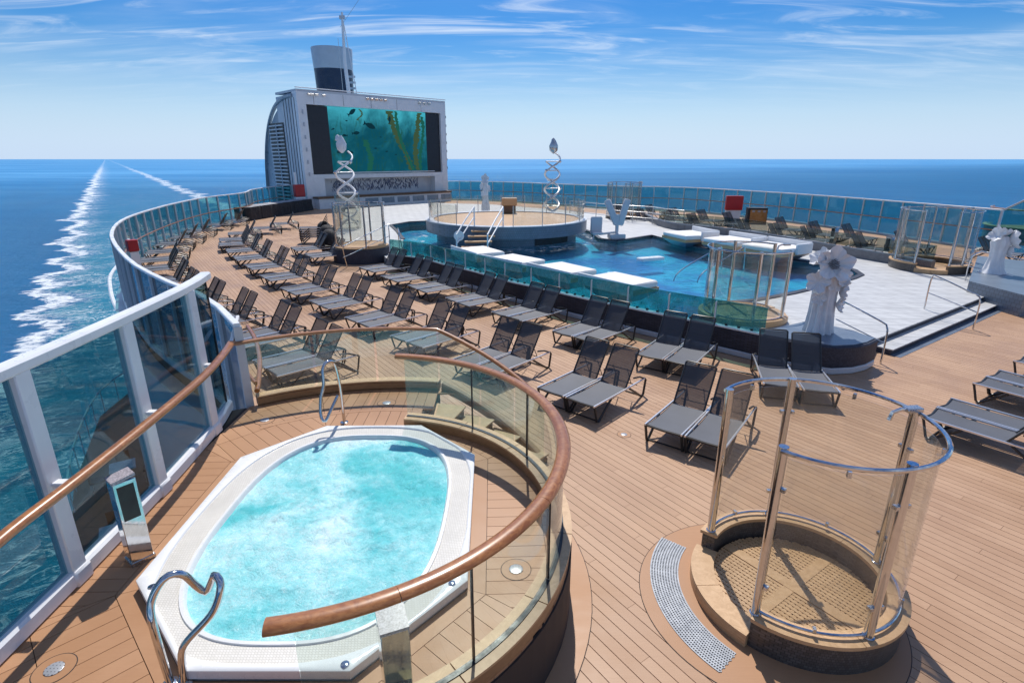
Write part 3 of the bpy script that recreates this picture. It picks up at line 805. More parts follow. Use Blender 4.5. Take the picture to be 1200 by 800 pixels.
# ================================================================== SPA PLATFORM
def platform_edge(deg):
    """outer radius of the raised spa floor at an angle about its centre"""
    return 3.95 if 80 < deg < 150 else 2.62
pf = []
for a in range(-95, 81, 5): pf.append((CT[0] + 2.62 * math.cos(R(a)), CT[1] + 2.62 * math.sin(R(a))))
for a in range(80, 126, 5): pf.append((CT[0] + 3.95 * math.cos(R(a)), CT[1] + 3.95 * math.sin(R(a))))
near_wall = spline([Vector(p) for p in ((-4.62, 8.2), (-4.44, 7.36), (-4.29, 5.82), (-4.21, 4.35), (-4.18, 2.88), (-4.2, 1.4), (-4.25, 0.0))], .5)
pf = pf + [tuple(p) for p in near_wall] + [(-4.25, -1), (-1.9, -1), (-1.9, 2.53)]
M().prism(pf, -.25, .69).build('spa_platform', caulk, kind='structure', smooth=False)
plat = bpy.data.objects['spa_platform']

OCT = [(-3.55, 4.23), (-2.56, 3.26), (-1.26, 3.26), (-.42, 4.23), (-.50, 6.56), (-1.35, 7.42), (-2.76, 7.40), (-3.62, 6.49)]
TC = Vector((-1.99, 5.34))
def grow(poly, d):
    n = len(poly); L = []
    for i in range(n):
        a, b = Vector(poly[i]), Vector(poly[(i + 1) % n]); e = (b - a).normalized(); nn = Vector((e.y, -e.x)); L.append((nn, nn.dot(a) + d))
    out = []
    for i in range(n):
        (n1_, c1_), (n2_, c2_) = L[i - 1], L[i]; det = n1_.x * n2_.y - n1_.y * n2_.x
        out.append(((c1_ * n2_.y - c2_ * n1_.y) / det, (n1_.x * c2_ - n2_.x * c1_) / det))
    return out
def spa_boards():
    o1 = grow(OCT, .17); cnt = 0
    # border boards round the tub
    for i in range(8):
        a, b = OCT[i], OCT[(i + 1) % 8]; c, d = o1[(i + 1) % 8], o1[i]
        e = (Vector(b) - Vector(a)).normalized() * .0025
        M().prism([(a[0] + e.x, a[1] + e.y), (b[0] - e.x, b[1] - e.y), (c[0] - e.x, c[1] - e.y), (d[0] + e.x, d[1] + e.y)], .69, .72).build('border_board', board_m, plat, smooth=False)
    # outer region split into convex cells, boards run square to the tub's side
    bound = [(x, y) for x, y in pf if y > -.9]
    hull = [(-4.2, -1), (-1.9, -1), (-1.9, 2.5)] 
    for i in range(8):
        a, b = Vector(o1[i]), Vector(o1[(i + 1) % 8]); e = (b - a).normalized(); nn = Vector((e.y, -e.x))
        da = (Vector(o1[i]) - TC).normalized(); db = (Vector(o1[(i + 1) % 8]) - TC).normalized()
        wd = .168; L = (b - a).length; lo, hi = -4.2, L + 4.2; kk = 0; x0 = lo
        nL = round((hi - lo) / wd)
        for j in range(nL):
            s0, s1 = lo + j * wd + .003, lo + (j + 1) * wd - .003
            for r0, r1 in ((.006, .62), (.626, 1.25), (1.256, 6.5)):
                sh = 0
                poly = [tuple(a + e * s0 + nn * (r0 + sh)), tuple(a + e * s1 + nn * (r0 + sh)), tuple(a + e * s1 + nn * r1), tuple(a + e * s0 + nn * r1)]
                # between the bisecting rays
                n1_ = Vector((da.y, -da.x)); n2_ = Vector((-db.y, db.x))
                mid = (a + b) / 2
                if n1_.dot(mid - TC) > 0: n1_ = -n1_
                if n2_.dot(mid - TC) > 0: n2_ = -n2_
                poly = clip(poly, n1_.x, n1_.y, n1_.dot(TC) - .003)
                if len(poly) > 2: poly = clip(poly, n2_.x, n2_.y, n2_.dot(TC) - .003)
                # inside the round floor and left wall
                if len(poly) > 2: poly = clip(poly, -1, 0, 4.33)
                if len(poly) < 3: continue
                cx_ = sum(p[0] for p in poly) / len(poly); cy_ = sum(p[1] for p in poly) / len(poly)
                if cy_ < -1: continue
                ang = math.degrees(math.atan2(cy_ - CT[1], cx_ - CT[0]))
                if cy_ < 2.2 and cx_ > -1.9: 
                    poly = clip(poly, 1, 0, -1.9)
                elif ang > -100:
                    rr = 3.92 if ang > 80 or ang < -150 else 2.6
                    if rr == 2.6 or ang > 80:
                        for q_ in range(24):
                            th = R(ang - 36 + q_ * 3); 
                            if len(poly) > 2: poly = clip(poly, math.cos(th), math.sin(th), math.cos(th) * CT[0] + math.sin(th) * CT[1] + rr)
                        if -60 < ang < 80 and len(poly) > 2 and max(math.degrees(math.atan2(p[1] - CT[1], p[0] - CT[0])) for p in poly) > 79: pass
                if len(poly) < 3: continue
                ar = abs(sum(poly[q][0] * poly[(q + 1) % len(poly)][1] - poly[(q + 1) % len(poly)][0] * poly[q][1] for q in range(len(poly)))) / 2
                if ar < .0008: continue
                M().prism(poly, .69, .7195).build('plank', board_m, plat, smooth=False); cnt += 1
spa_boards()
# the arched margin board between tub and outer rail
M().arc(CT, 2.98, 3.06, .7, .7225, 84, 128).build('margin_board', board_m, plat)
M().arc(CT, 3.06, 3.067, .7, .7215, 84, 128).build('deck_seam', caulk, plat)

# hot tub
tub = thing('hot_tub', 'large white eight sided hot tub full of foaming turquoise water in the foreground', 'hot tub', (TC.x, TC.y, .72))
def octr(th):
    d = Vector((math.cos(th), math.sin(th))); best = None
    for i in range(8):
        a, b = Vector(OCT[i]) - TC, Vector(OCT[(i + 1) % 8]) - TC; e = b - a
        det = d.x * -e.y + d.y * e.x
        if abs(det) < 1e-9: continue
        r = (a.x * -e.y + a.y * e.x) / det; u = (d.x * a.y - d.y * a.x) / det
        if r > 0 and -1e-6 <= u <= 1 + 1e-6: best = r if best is None else min(best, r)
    return best
def sup(a, b, e, th): return (abs(math.cos(th) / a) ** e + abs(math.sin(th) / b) ** e) ** (-1 / e)
ths = sorted([2 * math.pi * i / 144 for i in range(144)] + [math.atan2(p[1] - TC.y, p[0] - TC.x) % (2 * math.pi) for p in OCT])
def rings(lst):
    m = M(); n = len(ths); vs = []
    for f, z in lst: vs += [(TC.x + f(t) * math.cos(t), TC.y + f(t) * math.sin(t), z) for t in ths]
    fs = []
    for i in range(len(lst) - 1):
        for k_ in range(n): k2 = (k_ + 1) % n; fs.append((i * n + k_, i * n + k2, (i + 1) * n + k2, (i + 1) * n + k_))
    m.add(vs, fs); return m
bo = lambda t: min(sup(1.52, 2.03, 2.6, t), octr(t) - .03)
rings([(lambda t: octr(t) - .03, .68), (lambda t: octr(t) - .03, .735), (lambda t: octr(t), .745), (lambda t: octr(t), .825), (lambda t: octr(t) - .015, .835), (bo, .835), (lambda t: bo(t) - .012, .828), (lambda t: bo(t) - .02, .812)]).build('rim', acrylic, tub)
inn = lambda d: (lambda t: sup(1.23 + d, 1.79 + d, 2.75, t))
rings([(lambda t: bo(t) - .02, .812), (inn(.03), .795)]).build('overflow_mosaic', mosaic_cream, tub)
rings([(inn(.035), .79), (inn(.03), .812), (inn(.0), .815), (inn(-.02), .79), (inn(-.05), .55)]).build('lip', acrylic, tub)
def tubwater():
    import mathutils.noise as mn
    m = M(); vs = [(TC.x, TC.y, .77)]; n = 160; rr = 60
    for i in range(1, rr + 1):
        for k_ in range(n):
            t = 2 * math.pi * k_ / n; r = sup(1.215, 1.775, 2.75, t) * i / rr; x, y = TC.x + r * math.cos(t), TC.y + r * math.sin(t)
            h = .028 * mn.noise(Vector((x * 3.2, y * 3.2, 0))) + .020 * mn.noise(Vector((x * 8, y * 8, 3))) + .011 * mn.noise(Vector((x * 19, y * 19, 7)))
            vs.append((x, y, .762 + h * min(1, (rr - i) / 4 + .2)))
    fs = [(0, 1 + k_, 1 + (k_ + 1) % n) for k_ in range(n)]
    for i in range(rr - 1):
        for k_ in range(n): a = 1 + i * n; fs.append((a + k_, a + n + k_, a + n + (k_ + 1) % n, a + (k_ + 1) % n))
    m.add(vs, fs); o = m.build('water', water_tub, tub); o.data.polygons.foreach_set('use_smooth', [True] * len(o.data.polygons))
rim_ = [o for o in tub.children if o.name.startswith('rim')][0]
tubwater()
for p in ((-3.34, 4.14), (-0.56, 4.18), (-1.31, 3.31)):
    M().lathe([(.035, 0), (.035, .006), (.02, .012)], (*p, .835), 16).build('jet_button', steel, rim_)

# round wall, kerb, glass and teak rail of the platform
rw = thing('round_balustrade', 'curved teak topped glass balustrade on a mosaic wall round the hot tub', 'balustrade', (CT[0], CT[1], .72))
M().arc(CT, 2.47, 2.56, 0.0, .72, -96, 82, 90).build('mosaic_wall', mosaic_brown, rw)
M().arc(CT, 2.40, 2.60, .72, .86, -96, 82, 90).build('kerb', teak_cap, rw)
for i in range(8):
    a0 = -96 + i * 178 / 8; M().arc(CT, 2.385, 2.615, .86, .885, a0 + .12, a0 + 178 / 8 - .12, 14).build('kerb_cap', teak_pale, rw)
M().arc(CT, 2.475, 2.525, .885, .893, -96, 81.5, 90).build('glass_channel', black, rw)
GA = [81.5, 56, 30, 4, -23, -48, -76.5]
for a, b in zip(GA[:-1], GA[1:]):
    M().arc(CT, 2.493, 2.507, .90, 1.80, b + .25, a - .25, 16).build('glass_pane', glass_tub, rw)
for a in GA[1:-1]:
    M().box((CT[0] + 2.5 * math.cos(R(a)), CT[1] + 2.5 * math.sin(R(a)), 1.35), (.03, .008, .9), R(a)).build('glass_joint', black, rw)
RA = [84, 47, 10, -27, -61, -80]
for a, b in zip(RA[:-1], RA[1:]):
    m = M(); pts = [(CT[0] + 2.5 * math.cos(R(t)), CT[1] + 2.5 * math.sin(R(t)), 1.845) for t in [b + .04 + (a - b - .08) * i / 14 for i in range(15)]]
    m.tube(pts, .072, 14, sy=.55).build('handrail', teak, rw)
# framed notice on the round wall
no = thing('wall_notice', 'dark framed glass notice fixed to the curved mosaic wall below the hot tub', 'notice', (CT[0] + 2.6, CT[1] - 1, .1))
M().arc(CT, 2.565, 2.60, .06, .70, -40, -19, 8).build('frame', black, no)
M().arc(CT, 2.601, 2.606, .11, .65, -38.6, -20.4, 8).build('panel', principled('dark_glossy_notice', (.035, .03, .028), .08), no)
m = M()
for i in range(26):
    t = R(-37 + i * .55); m.box((CT[0] + 2.609 * math.cos(t), CT[1] + 2.609 * math.sin(t), .50 + random.uniform(-.004, .004)), (.004, .012 + .008 * random.random(), .018 + .012 * random.random()), t)
m.build('lettering', white, no, kind='stuff')

# outer arc of the stair side
orl = thing('stair_balustrade', 'teak railed glass balustrade curving behind the hot tub and down the stairs', 'balustrade', (CT[0], CT[1] + 3.9, .72))
def orr(a): return 3.95 if a > 80 else 3.95 - (80 - a) / 34 * .38
def orz(a): return .86 if a > 80 else .86 - (80 - a) / 34 * .78
m = M(); pts = [(CT[0] + 3.95 * math.cos(R(a)), CT[1] + 3.95 * math.sin(R(a)), .79) for a in range(80, 127, 3)]; m.bar(pts, .16, .15).build('kerb', teak_cap, orl)
m = M(); m.bar([(x, y, .875) for x, y, z in pts], .18, .025).build('kerb_cap', teak_pale, orl)
m = M(); m.bar([(CT[0] + orr(a) * math.cos(R(a)), CT[1] + orr(a) * math.sin(R(a)), orz(a) - .06) for a in range(46, 81, 3)], .14, .16).build('stringer', teak_cap, orl)
GB = [126, 111, 96, 80, 68, 57, 46]
for a, b in zip(GB[:-1], GB[1:]):
    m = M(); vs = []; n = 8
    for i in range(n + 1):
        t = b + .3 + (a - b - .6) * i / n; rr = orr(t); z = orz(t)
        for r, zz in ((rr - .006, z), (rr + .006, z), (rr + .006, z + .93), (rr - .006, z + .93)): vs.append((CT[0] + r * math.cos(R(t)), CT[1] + r * math.sin(R(t)), zz))
    fs = [(i * 4 + k_, i * 4 + (k_ + 1) % 4, i * 4 + 4 + (k_ + 1) % 4, i * 4 + 4 + k_) for i in range(n) for k_ in range(4)] + [(3, 2, 1, 0), tuple(n * 4 + x for x in range(4))]
    m.add(vs, fs).build('glass_pane', glass_tub, orl)
pts = [(CT[0] + orr(a) * math.cos(R(a)), CT[1] + orr(a) * math.sin(R(a)), orz(a) + .96) for a in list(range(46, 80, 3)) + list(range(80, 129, 3))]
M().tube(pts[:12], .045, 10, sy=.7).build('handrail', teak, orl); M().tube(pts[11:], .045, 10, sy=.7).build('handrail', teak, orl)
# stairs
stz = thing('spa_stairs', 'short teak stairs curving down from the hot tub platform to the main deck', 'stairs', (CT[0] + 1.2, CT[1] + 2.8, 0))
for i in range(4):
    a1 = 80 - i * 8.5; z = .576 - i * .144
    M().arc(CT, 2.62, 3.62, 0.001 if i < 3 else .001, z - .025, a1 - 8.5, a1).build('riser', mosaic_brown, stz)
    M().arc(CT, 2.62, 3.66, z - .025, z, a1 - 8.8, a1 - .1).build('tread', teak_pale, stz)

# near windscreen beside the tub
nw = thing('windscreen', 'near white framed tinted windscreen between the hot tub and the sea', 'windscreen', (-4.25, 4.5, .72))
posts = [(-4.44, 7.36), (-4.29, 5.82), (-4.21, 4.35), (-4.18, 2.88), (-4.2, 1.4)]
for x, y in posts:
    po = M().bbox((x, y, 1.82), (.13, .17, 2.14), 0, .012).build('post', white, nw)
    M().bbox((x + .01, y, .80), (.17, .21, .17), 0, .02).build('post_foot', white, po)
M().bar([(p.x, p.y, 2.93) for p in near_wall], .15, .11).build('top_rail', white, nw)
M().bar([(p.x, p.y, .80) for p in near_wall], .14, .17).build('bottom_kerb', white, nw)
ends = [(-4.62, 8.2)] + posts + [(-4.25, 0)]
for a, b in zip(ends[:-1], ends[1:]):
    d = Vector(b) - Vector(a); c = (Vector(a) + Vector(b)) / 2; L = d.length - .16
    gl_ = M().box((c.x, c.y, 1.88), (L, .016, 2.0), math.atan2(d.y, d.x)).build('glass_pane', glass_smoke, nw, smooth=False)
    for s_ in (-1, 1):
        e = c + d.normalized() * s_ * (L / 2 + .006); M().box((e.x, e.y, 1.88), (.02, .03, 2.0), math.atan2(d.y, d.x)).build('gasket', black, gl_, smooth=False)
hr = [(-3.79, 3.00, 1.85), (-3.90, 3.51, 1.85), (-3.93, 4.33, 1.85), (-4.00, 5.57, 1.85), (-4.11, 6.82, 1.85), (-4.28, 7.70, 1.85), (-4.44, 8.30, 1.85)]
hs_ = spline([Vector(p) for p in hr], .15)
M().tube([tuple(p) for p in hs_], .060, 14, sy=.72).build('handrail', teak, nw)
for p in posts[:4]:
    M().bbox((p[0] + .13, p[1], 1.80), (.16, .10, .05), 0, .012).build('rail_bracket', white, nw)
M().bar([(-4.40, 8.19, 1.86), (-4.61, 8.93, 2.08)], .05, .05).build('link_rail', white, nw)
tr = [(-5.80, 11.58, 1.12), (-5.26, 10.73, 1.10), (-4.73, 9.71, 1.08), (-4.36, 8.84, 1.05), (-4.17, 8.30, 1.00)]
tag(M().tube([tuple(p) for p in spline([Vector(p) for p in tr], .15)], .042, 10).build('deck_handrail', teak), 'short curved teak handrail on the main deck behind the left end post', 'handrail')

# ------------------------------------------------------------------ grab rails, bollards, drains
def grab(pts, r, label, extra=()):
    p = spline([Vector(x) for x in pts], .04); t = thing('grab_rail', label, 'grab rail', pts[0])
    M().tube([tuple(x) for x in p], r, 12).build('tube', steel, t)
    for f in extra: M().lathe([(.06, 0), (.06, .01), (.03, .02)], f, 20).build('floor_flange', steel, t)
    return t
def zt(u): return u
grab([(-2.66, 3.24, .72), (-2.68, 3.24, 1.25), (-2.70, 3.30, 1.45), (-2.62, 3.38, 1.60), (-2.53, 3.45, 1.58), (-2.47, 3.50, 1.42), (-2.42, 3.52, 1.35), (-2.36, 3.52, 1.45), (-2.31, 3.50, 1.53), (-2.25, 3.45, 1.47), (-2.31, 3.38, 1.28), (-2.50, 3.29, 1.08), (-2.54, 3.26, .96), (-2.55, 3.24, .72)], .029,
     'bright steel looped grab rail at the near left corner of the hot tub', ((-2.66, 3.24, .72), (-2.55, 3.24, .72)))
grab([(-2.60, 7.72, .72), (-2.60, 7.70, 1.3), (-2.62, 7.62, 1.72), (-2.68, 7.50, 1.80), (-2.73, 7.42, 1.72), (-2.72, 7.36, 1.5), (-2.76, 7.30, 1.32), (-2.76, 7.22, 1.08), (-2.70, 7.20, 1.0), (-2.64, 7.30, 1.12), (-2.56, 7.44, 1.30)], .024,
     'slim steel grab rail at the far edge of the hot tub', ((-2.60, 7.72, .72),))
def bollard(x, y, z, h, rz, label, w_=.2, d_=.2):
    t = thing('light_bollard', label, 'bollard', (x, y, z), 'square steel light bollards')
    M().bbox((x, y, z + h / 2 - .02), (w_, d_, h - .05), rz, .006).build('body', steel, t)
    M().box((x, y, z + h - .02), (w_ + .006, d_ + .006, .03), rz, Matrix.Rotation(R(8), 3, 'X')).build('cap', granite, t)
    c, s_ = math.cos(rz), math.sin(rz)
    M().box((x + (w_ / 2 + .002) * c, y + (w_ / 2 + .002) * s_, z + h * .72), (.006, d_ * .72, h * .38), rz).build('lamp_window', black, t)
    M().box((x, y, z + .02), (w_ + .02, d_ + .02, .04), rz).build('base', steel_brushed, t)
bollard(-3.80, 4.66, .72, .98, R(-38), 'mirror steel light bollard with black window beside the near windscreen', .17, .2)
bollard(-.86, 3.12, .72, .78, R(22), 'mirror steel bollard with granite top behind the near curved glass', .2, .22)
bollard(*(14.82, 25.60), .66, 1.0, R(200), 'slim steel bollard by the low wall behind the day beds', .22, .22)
bollard(*(15.15, 22.23), .66, 1.0, R(200), 'slim steel bollard beside the right hand round shower', .22, .22)
def drain(x, y, z, r, label):
    t = thing('floor_drain', label, 'drain', (x, y, z), 'round floor drains')
    M().lathe([(r * .46, 0), (r * .46, .004), (r * .42, .006)], (x, y, z + .002), 24).build('grate', grating_m, t)
    M().arc((x, y), r - .004, r + .004, z - .01, z + .0015, 0, 360, 32).build('trim_ring', caulk, t)
    M().arc((x, y), r * .48, r - .004, z - .01, z + .0025, 0, 360, 32).build('collar', board_m, t)
for (x, y, z), l in (((-3.87, 7.80, 0.72), 'by the near windscreen end'), ((-2.10, 8.44, 0.72), 'behind the hot tub at the top of the stairs'), ((-3.67, 3.37, 0.72), 'at the bottom left below the near windscreen'), ((0.04, 4.50, 0.72), 'between hot tub and curved glass on the right'), ((1.97, 8.69, 0.00), 'in the main deck between sun loungers')):
    drain(x, y, z, .15 if z else .12, 'small round floor drain ' + l)

# ================================================================== SHOWERS
def shower(c, z0, R_, label, a_open=(142, 222), posts=(138, 82, 5, 284, 222), h=1.85, curb=.35, full=True, rot=0.0, head=5, glassm=glass_clear):
    t = thing('round_shower', label, 'shower', (c[0], c[1], z0), 'round glass showers')
    A = lambda a: R(a + rot)
    P_ = lambda a, r, z: (c[0] + r * math.cos(A(a)), c[1] + r * math.sin(A(a)), z)
    o0, o1 = a_open[0] + rot, a_open[1] + rot
    M().arc(c, R_ - .07, R_ + .07, z0, z0 + curb - .03, o1, o0 + 360, 60).build('mosaic_kerb', mosaic_brown, t)
    segs = 5 if full else 2; span = (o0 + 360 - o1) / segs
    for i in range(segs): M().arc(c, R_ - .10, R_ + .10, z0 + curb - .03, z0 + curb + .01, o1 + i * span + .15, o1 + (i + 1) * span - .15, 16).build('kerb_cap', teak_pale, t)
    for i in range(2):
        s2 = (o1 - o0) / 2; M().arc(c, R_ - .13, R_ + .12, z0 + .005, z0 + .15, o0 + i * s2 + .2, o0 + (i + 1) * s2 - .2, 12).build('step_board', teak_pale, t)
    M().lathe([(R_ - .1, 0), (R_ - .1, .03)], (c[0], c[1], z0 + .002), 40).build('basin', black, t)
    if full:
        rr = R_ - .11; p_ = .052; n = int(rr * 2 / p_)
        for i in range(n):
            x = -rr + (i + .5) * p_; hh = math.sqrt(max(0, rr * rr - x * x))
            if hh < .1: continue
            for ax in (0, 1):
                ln = 2 * hh; wd = .035 if abs(x) > .045 else .05
                m = M().box((c[0] + (x if ax else 0) * 1, c[1] + (0 if ax else x), z0 + .085 + ax * .004), (wd if ax else ln, ln if ax else wd, .022)); m.v = [tuple(Matrix.Rotation(R(35), 3, 'Z') @ (Vector(v) - Vector((*c, 0))) + Vector((*c, 0))) for v in m.v]
                m.build('grate_slat', teak_pale, t, smooth=False)
        for ax in (0, 1):
            m = M().box((c[0], c[1], z0 + .098), ((rr * 2 - .04) if ax else .12, .12 if ax else (rr * 2 - .04), .012)); m.v = [tuple(Matrix.Rotation(R(35), 3, 'Z') @ (Vector(v) - Vector((*c, 0))) + Vector((*c, 0 if ax else .003))) for v in m.v]
            m.build('grate_cross_board', teak_pale, t, smooth=False)
    else:
        M().lathe([(R_ - .11, 0), (R_ - .11, .03)], (c[0], c[1], z0 + .07), 32).build('grate', teak_pale, t)
    zt_ = z0 + curb + h
    for a in posts:
        x, y, _ = P_(a, R_, 0)
        po = M().tube([(x, y, z0 + curb - .02), (x, y, zt_)], .044, 16).build('post', steel, t)
        M().lathe([(.055, 0), (.055, .012), (.04, .02)], (x, y, z0 + curb + .008), 16).build('post_foot', steel, po)
    ps = sorted([(a - a_open[1]) % 360 + a_open[1] for a in posts]); 
    lo_, hi_ = ps[0], ps[-1]
    for nm, zz, r_ in (('top_rail', zt_ - .03, .022), ('bottom_rail', z0 + curb + .05, .016)):
        M().tube([P_(lo_ + (hi_ - lo_) * i / 48, R_ + .045 * (nm == 'top_rail'), zz) for i in range(49)], r_, 8).build(nm, steel, t)
    for a, b in zip(ps[:-1], ps[1:]):
        M().arc(c, R_ - .006, R_ + .006, z0 + curb + .09, zt_ - .10, a + rot + 3.2, b + rot - 3.2, 14).build('glass_pane', glassm, t); pane = bpy.data.objects[list(t.children)[-1].name]; pane = max([o for o in t.children if o.name.startswith('glass_pane')], key=lambda o: o.name)
        if full:
            for q_ in (a + 3.6, b - 3.6):
                for zz in (z0 + curb + .35, zt_ - .42): M().box(P_(q_, R_, zz), (.05, .035, .035), A(q_)).build('glass_clamp', steel_brushed, pane)
            M().box(P_((a + b) / 2, R_, z0 + curb + .075), (.045, .03, .05), A((a + b) / 2)).build('glass_clamp', steel_brushed, pane)
            M().box(P_((a + b) / 2, R_ + .02, zt_ - .10), (.045, .03, .06), A((a + b) / 2)).build('glass_clamp', steel_brushed, pane)
    x, y, _ = P_(head, R_, 0); d = (Vector(c) - Vector((x, y))).normalized()
    M().bbox((x + d.x * .03, y + d.y * .03, zt_ + .02), (.17, .1, .05), A(head), .01).build('shower_box', steel_brushed, t); sbx = max([o for o in t.children if o.name.startswith('shower_box')], key=lambda o: o.name)
    M().tube([(x, y, zt_ + .01), (x + d.x * .16, y + d.y * .16, zt_ + .02), (x + d.x * .24, y + d.y * .24, zt_ - .01), (x + d.x * .26, y + d.y * .26, zt_ - .09)], .022, 8).build('shower_head', steel, sbx)
    return t
shower(CS, 0, .95, 'nearest round glass shower with teak grate floor on the main deck')
dg = thing('drain_grating', 'curved perforated steel drain grating beside the nearest shower', 'grating', (CS[0] - 1.35, CS[1], 0))
M().arc(CS, 1.20, 1.52, 0.001, .005, 141, 221, 24).build('tray', black, dg)
for i in range(11): M().arc(CS, 1.20 + i * .0305, 1.215 + i * .0305, .006, .012, 141, 221, 26).build('ring_bar', steel_grate, dg, smooth=False)
m = M()
for i in range(78):
    a = 141.3 + i * 79.4 / 77
    for j in range(10):
        r0 = 1.213 + j * .0305; aa = a + (.52 if j % 2 else 0); m.box((CS[0] + (r0 + .009) * math.cos(R(aa)), CS[1] + (r0 + .009) * math.sin(R(aa)), .009), (.019, .0095, .005), R(aa))
m.build('cross_bars', steel_grate, dg, kind='stuff', smooth=False)
shower((6.05, 14.0), .66, .98, 'round glass shower on the pool edge left of the flower sculpture', (330, 20), (30, 90, 140, 200, 262, 318), 1.72, .12, False)
shower((15.75, 20.7), .66, 1.2, 'wide round glass shower on the right of the white terrace', (215, 260), (212, 170, 110, 60, 20, 330, 285, 262), 1.9, .30, False)
shower((-7.15, 26.3), .66, 1.15, 'round glass shower on a dark plinth at the left end of the terrace', (300, 345), (350, 30, 80, 130, 190, 240, 295), 1.95, .05, False)
shower((7.8, 39.5), .66, 1.15, 'far round shower with brass toned posts beyond the pool lift', (215, 260), (212, 170, 110, 60, 20, 330, 285, 262), 2.2, .2, False)
tag(recentre(M().arc((-7.15, 26.3), .2, 1.32, 0, .655, 0, 360).build('shower_plinth', mosaic_dark), (-7.15, 26.3, 0)), 'dark curved mosaic plinth under the left terrace shower', 'plinth')

# ================================================================== SUN LOUNGERS
def lounger_proto():
    t = thing('sun_lounger', '', 'sun lounger', (0, 0, 0), 'grey sling sun loungers')
    W_ = .315
    m = M(); n = 10; vs = []
    for i in range(n + 1):
        x = .03 + 1.13 * i / n; z = .355 - .018 * math.sin(math.pi * i / n)
        for y, dz in ((-W_ + .02, 0), (-.15, -.010), (0, -.014), (.15, -.010), (W_ - .02, 0)): vs.append((x, y, z + dz))
    top = len(vs); vs += [(x, y, z - .006) for x, y, z in vs]
    fs = []
    for i in range(n):
        for k_ in range(4):
            a = i * 5 + k_; fs.append((a, a + 5, a + 6, a + 1)); fs.append((top + a, top + a + 1, top + a + 6, top + a + 5))
    m.add(vs, fs).build('seat', seat_f, t)
    th = R(58); hx, hz = 1.14, .36; BL = .80; bw = .28
    bp = lambda s_, y, o=0.0: (hx + s_ * math.cos(th) + o * math.sin(th), y, hz + s_ * math.sin(th) - o * math.cos(th))
    m = M(); vs = []
    for i in range(7):
        for y, dz in ((-bw, 0), (-.12, .012), (.12, .012), (bw, 0)): vs.append(bp(BL * i / 6, y, dz))
    m.add(vs, [(i * 4 + k_, i * 4 + k_ + 1, i * 4 + 5 + k_, i * 4 + 4 + k_) for i in range(6) for k_ in range(3)]).build('backrest', back_f, t)
    m = M(); m.tube([bp(-.02, -bw), bp(BL, -bw), bp(BL + .02, -bw + .03), bp(BL + .02, bw - .03), bp(BL, bw), bp(-.02, bw)], .017, 6).tube([bp(.36, -bw, .02), bp(.36, bw, .02)], .010, 5)
    m.build('back_frame', frame_m, t)
    m = M(); m.tube([bp(.38, -.16, .02), (1.55, -.16, .30)], .009, 5).tube([bp(.38, .16, .02), (1.55, .16, .30)], .009, 5).tube([(1.55, -.3, .30), (1.55, .3, .30)], .009, 5)
    m.build('back_strut', frame_m, t)
    for s_ in (-1, 1):
        y = s_ * W_
        M().bar([(0, y, .362), (1.0, y, .362), (1.80, y, .372)], .030, .035).build('side_rail', alu, t)
        M().tube([(.01, y, .35), (.03, y, .33), (.12, y, .03), (.17, y, .014), (.22, y, .04), (.58, y, .34)], .023, 6).build('leg', frame_m, t)
        M().tube([(1.82, y, .37), (1.86, y, .34), (1.80, y, .03), (1.75, y, .014), (1.68, y, .04), (1.22, y, .34)], .023, 6).build('leg', frame_m, t)
        M().tube([(1.84, y * .97, .36), (1.62, y * .97, .46), (1.40, y * .95, .50)], .019, 6).build('arm', frame_m, t)
    M().tube([(.02, -W_, .35), (.05, 0, .325), (.02, W_, .35)], .024, 6).build('foot_bar', frame_m, t)
    M().tube([(.17, -W_, .018), (.17, W_, .018)], .014, 6).build('crossbar', frame_m, t)
    M().tube([(1.75, -W_, .018), (1.75, W_, .018)], .014, 6).build('crossbar', frame_m, t)
    return t
proto = lounger_proto(); used = [False]
def lounger(x, y, rz, label, z=0.0):
    o = proto if not used[0] else copy_tree(proto); used[0] = True
    o.location = (x, y, z); o.rotation_euler = (0, 0, R(rz)); o['label'] = label; return o
ordn = ['first', 'second', 'third', 'fourth', 'fifth', 'sixth', 'seventh', 'eighth', 'ninth', 'tenth', 'eleventh', 'twelfth', 'thirteenth', 'fourteenth', 'fifteenth', 'sixteenth', 'seventeenth']
def pair(left, hd, desc, z=0.0, w_=.69):
    """left = outer left foot corner seen from the foot, hd = heading in degrees from foot to head"""
    r = Vector((math.sin(R(hd)), -math.cos(R(hd))))
    for k_, nm in ((0, 'left'), (1, 'right')):
        p = Vector(left) + r * (.33 + k_ * w_)
        lounger(p.x, p.y, hd + random.uniform(-1.2, 1.2), 'grey lounger, %s of the %s' % (nm, desc), z)
# row against the pool wall
PW = [(((-6.31, 22.46)), 41), (((-5.00, 20.68)), 39), (((-3.68, 19.04)), 37), (((-2.15, 17.22)), 38), (((-0.61, 15.50)), 42), (((1.03, 13.65)), 46), (((2.82, 11.90)), 54)]
for i, (p, h_) in enumerate(PW): pair(p, h_, ordn[6 - i] + ' pair from near end against the pool wall')
for (u, h_, l) in (((4.98, 10.11), 74, 'on its own at the near end of the pool wall'), ((5.63, 9.81), 77, 'nearest the flower sculpture under the pool wall corner')):
    r = Vector((math.sin(R(h_)), -math.cos(R(h_)))); p = Vector(u) + r * .33; lounger(p.x, p.y, h_, 'grey mesh sun lounger ' + l)
